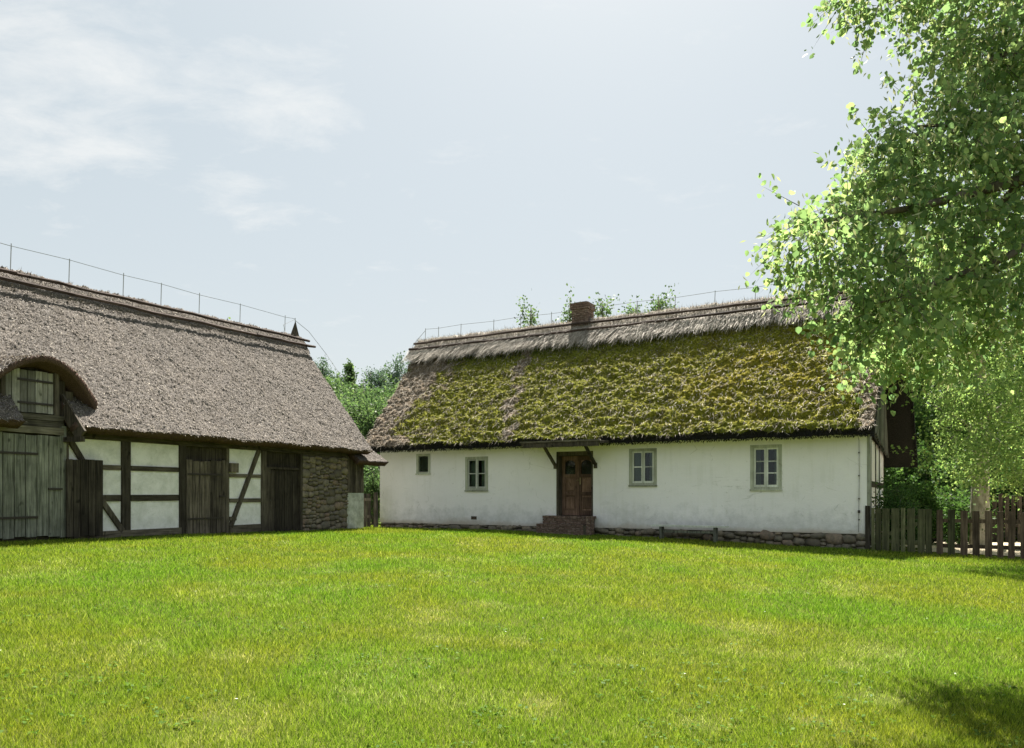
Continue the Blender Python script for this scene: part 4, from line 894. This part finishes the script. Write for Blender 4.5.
def far_tree(name, label, x, y, h, r, lm, seed, kind='round', n=16, size=.16, group=None, per=26):
    rng = np.random.default_rng(seed); z0 = zg(x, y); cl = []
    for k in range(n):
        a = rng.random()*6.28; f = (k+.5)/n
        if kind == 'cone': zc = h*(.25+.72*f); q = r*(1.0-f)*rng.uniform(.2, .95); rr = max(.07, r*(1-f)*.42); cl.append((x+q*math.cos(a), y+q*math.sin(a), z0+zc, rr, rr*.6, .3+1-f))
        elif kind == 'sprig':
            zc = h*(.35+.55*f); q = r*rng.random()*(1.05-f*.6); cl.append((x+q*math.cos(a), y+q*math.sin(a), z0+zc, r*.22*(1.1-f*.7), h*.04, .5))
        else: zc = h*(.30+.58*rng.random()); q = r*rng.random()**.5*(1.1-abs(zc/h-.55)); cl.append((x+q*math.cos(a), y+q*math.sin(a), z0+zc, r*.42, r*.34, 1))
    lim = [[((x, y, z0+h*.3), .09), ((.5*x+.5*c[0], .5*y+.5*c[1], .6*c[2]+.4*(z0+h*.3)), .05), (c[:3], .012)] for c in cl[::3]]
    return tree(name, label, 'tree', (x, y, z0), [((x, y, z0-.2), h*.022+.05), ((x, y, z0+h*.4), h*.015+.03), ((x, y, z0+h*.93), .015)], lim, cl, per, 16, size, lm, M['bark'], .15 if kind != 'sprig' else -.6, 'rhomb', group, seed, True, .16 if kind == 'cone' else .5, .2 if kind == 'cone' else .35, .4, .012)
GT = 'trees beyond the farm buildings'
for i, (lab, x, y, h, r, lm, kind, n, size) in enumerate([
    ('thin dark spruce top at the left of the gap, beside the barn verge', -12.6, 50, 10.6, 1.0, 'pine', 'sprig', 26, .13),
    ('short spruce top second from the barn verge', -11.9, 52, 9.9, 1.0, 'pine', 'sprig', 26, .13),
    ('tall pointed green tree in the left half of the gap', -10.0, 46, 9.4, 1.5, 'mid_leaf', 'cone', 26, .17),
    ('blue green pine in the middle of the gap', -9.35, 50, 9.9, 1.1, 'pine', 'sprig', 26, .13),
    ('blue green pine right of the middle of the gap', -8.5, 50, 10.1, 1.1, 'pine', 'sprig', 26, .13),
    ('blue green pine half hidden by the cottage verge', -7.05, 46, 9.8, 1.0, 'pine', 'sprig', 26, .13),
    ('dark pine top touching the cottage ridge end', -6.2, 47, 10.1, 1.1, 'pine', 'sprig', 26, .13),
    ('light green bushy tree low in the gap beside the barn roof', -7.5, 34, 5.6, 1.7, 'mid_leaf', 'round', 26, .13),
    ('light green bushy tree low in the gap beside the cottage roof', -5.6, 35, 5.8, 1.6, 'mid_leaf', 'round', 26, .13),
    ('broad green tree behind the low bushy trees of the gap', -8.6, 41, 7.3, 2.2, 'mid_leaf', 'round', 28, .16),
    ('broad green tree behind the gap, next to the cottage verge', -5.9, 41, 7.2, 2.0, 'mid_leaf', 'round', 28, .16),
    ('full green tree crown at the back of the gap, near the barn verge', -11.4, 44, 8.4, 2.3, 'mid_leaf', 'round', 34, .17),
    ('full green tree crown at the back of the gap, in its middle', -8.9, 45, 8.6, 2.3, 'mid_leaf', 'round', 34, .17),
    ('full green tree crown at the back of the gap, near the cottage ridge', -6.4, 44, 8.7, 2.3, 'mid_leaf', 'round', 34, .17),
    ('thin leafy treetop showing over the barn ridge', -12.6, 34, 9.2, .5, 'mid_leaf', 'sprig', 8, .12),
    ('leafy shoots of a tree standing over the cottage ridge well left of the chimney', .86, 34, 10.5, .6, 'mid_leaf', 'sprig', 14, .13),
    ('leafy shoots of a tree directly left of the chimney', 2.65, 34.2, 10.8, .6, 'mid_leaf', 'sprig', 14, .13),
    ('leafy shoots of a tree directly right of the chimney', 4.15, 34.5, 10.9, .7, 'mid_leaf', 'sprig', 16, .13),
    ('left part of the leafy clump over the ridge, right of the chimney', 5.6, 34, 10.5, .8, 'mid_leaf', 'sprig', 22, .13),
    ('tallest treetop over the ridge, right of the chimney', 6.75, 34.5, 11.3, 1.0, 'mid_leaf', 'sprig', 30, .13),
    ('dark tree behind the yard, just right of the cottage gable', 15.6, 31, 9.5, 2.6, 'dark_leaf', 'round', 34, .17),
    ('dark tree behind the yard at the right edge of the picture', 21.0, 31, 10, 3.0, 'dark_leaf', 'round', 34, .18),
    ('green tree far behind the yard between the dark ones', 20.0, 38, 11, 3.2, 'mid_leaf', 'round', 30, .2)]):
    far_tree('background_tree', lab, x, y, h, r, M[lm], 200+i, kind, n*2 if kind == 'cone' else n, size*(.8 if kind == 'cone' else 1), GT, (26 if lm == 'pine' else 20) if kind == 'sprig' else 40)

# ------------------------------------------------------------------ lawn
def inside(x, y, o, rz, x0, x1, y0, y1, s=1):
    c, n = math.cos(rz), math.sin(rz); dx, dy = x-o[0], y-o[1]; lx, ly = (dx*c+dy*n)/s, (-dx*n+dy*c)/s
    return (lx > x0) & (lx < x1) & (ly > y0) & (ly < y1)
NB = 1050000
D = 3.2*(27/3.2)**(RNG.random(NB)**.86); X = (RNG.random(NB)*2-1)*(.78*D+1.0)
ok = ~inside(X, D, (8.47, 17.85), HR, -14.8, .05, .0, 9) & ~inside(X, D, (-5.07*BS, 23.2*BS), BR, -14, .75, -.0, 7, BS) & ~inside(X, D, (8.47, 17.85), HR, .05, 30, .3, 12)
ok &= ~inside(X, D, (8.47, 17.85), HR, -8.75, -6.93, -.83, .1)
X, D = X[ok], D[ok]; n = len(X); Z = gz(X, D)
pn = fbm(X*1.1, D*1.1, 4, 61); bare = np.clip((pn-.64)*3, 0, .22)
for bx_, by_, br in ((-.75, 7.3, .2), (-2.35, 6.3, .18), (2.9, 5.9, .22), (1.3, 5.1, .18), (3.6, 7.4, .38), (2.7, 8.4, .32), (.2, 5.4, .15), (-.3, 9.2, .22), (2.1, 5.3, .14), (-1.2, 5.5, .16), (.9, 6.7, .15), (3.1, 6.9, .2)): bare = np.maximum(bare, .6*np.exp(-(((X-bx_)/br)**2+((D-by_)/br/.8)**2)))
hgt = (.020+.028*fbm(X*2.2, D*2.2, 3, 44)+.022*RNG.random(n)**2)*(1-.5*bare)*(1+.015*D)
tall = RNG.random(n) < .03; hgt = np.where(tall, hgt*1.7, hgt)
keep = RNG.random(n) > bare*.55; X, D, Z, hgt, bare = X[keep], D[keep], Z[keep], hgt[keep], bare[keep]; n = len(X)
wd = .0019+.00050*D; th = RNG.random(n)*6.283; ln_ = RNG.normal(0, .42, (n, 2))
B0 = np.stack([X, D, Z-.004], -1); sdv = np.stack([np.cos(th), np.sin(th), np.zeros(n)], -1)*wd[:, None]/2
tipv = B0+np.stack([ln_[:, 0]*hgt, ln_[:, 1]*hgt, hgt], -1)
V = np.stack([B0-sdv, B0+sdv, tipv], 1).reshape(-1, 3)
r = RNG.random(n); r = np.where(RNG.random(n) < bare*.6, .9+.1*r, r*.93)
obj('grass', fast('grass', V, np.arange(3*n).reshape(n, 3), M['grass'], False, {'rnd': ('FACE', r)}), kind='stuff', label='short sunlit green lawn grass')

# broad-leaved weeds and a few white clover heads among the blades
nw = 2600; D = 4.2*(19/4.2)**RNG.random(nw); X = (RNG.random(nw)*2-1)*(.72*D+.5)
k = (fbm(X*.8, D*.8, 3, 19) > .5) & ~inside(X, D, (8.47, 17.85), HR, -14.8, .05, -.1, 9) & ~inside(X, D, (-5.07*BS, 23.2*BS), BR, -14, .75, -.2, 7, BS); X, D = X[k], D[k]
n = len(X); m = 5; a = RNG.random((n, m))*6.28; rr = RNG.uniform(.005, .02, (n, m))
P = np.stack([X[:, None]+rr*np.cos(a), D[:, None]+rr*np.sin(a), gz(X, D)[:, None]+RNG.uniform(.012, .04, (n, m))], -1).reshape(-1, 3); tp = np.stack([np.cos(a), np.sin(a), RNG.uniform(-.1, .4, (n, m))], -1).reshape(-1, 3)
V, F, A = leaves(P, RNG.uniform(.018, .04, len(P)), np.stack([RNG.normal(0, .3, len(P)), RNG.normal(0, .3, len(P)), np.ones(len(P))], -1), 'rhomb', tp)
obj('lawn_weeds', fast('lawn_weeds', V, F, M['weed'], False, {'rnd': ('FACE', A)}), kind='stuff', label='small broad leaved weeds scattered through the lawn')
nf = 16; D = 4.3*(17/4.3)**RNG.random(nf); X = (RNG.random(nf)*2-1)*(.7*D); m = 6; a = np.linspace(0, 6.28, m, endpoint=False)[None]+RNG.random((nf, 1)); rad = .011
C = np.stack([X, D, gz(X, D)+.055], -1)
P = np.repeat(C, m, 0); tp = np.stack([np.cos(a), np.sin(a), .3+0*a], -1).reshape(-1, 3)
V, F, A = leaves(P, .010, np.tile([[0, 0, 1.]], (len(P), 1)), 'rhomb', tp)
obj('clover_flowers', fast('clover_flowers', V, F, M['petal'], False, {'rnd': ('FACE', A)}), kind='stuff', label='tiny white clover heads dotted over the lawn')
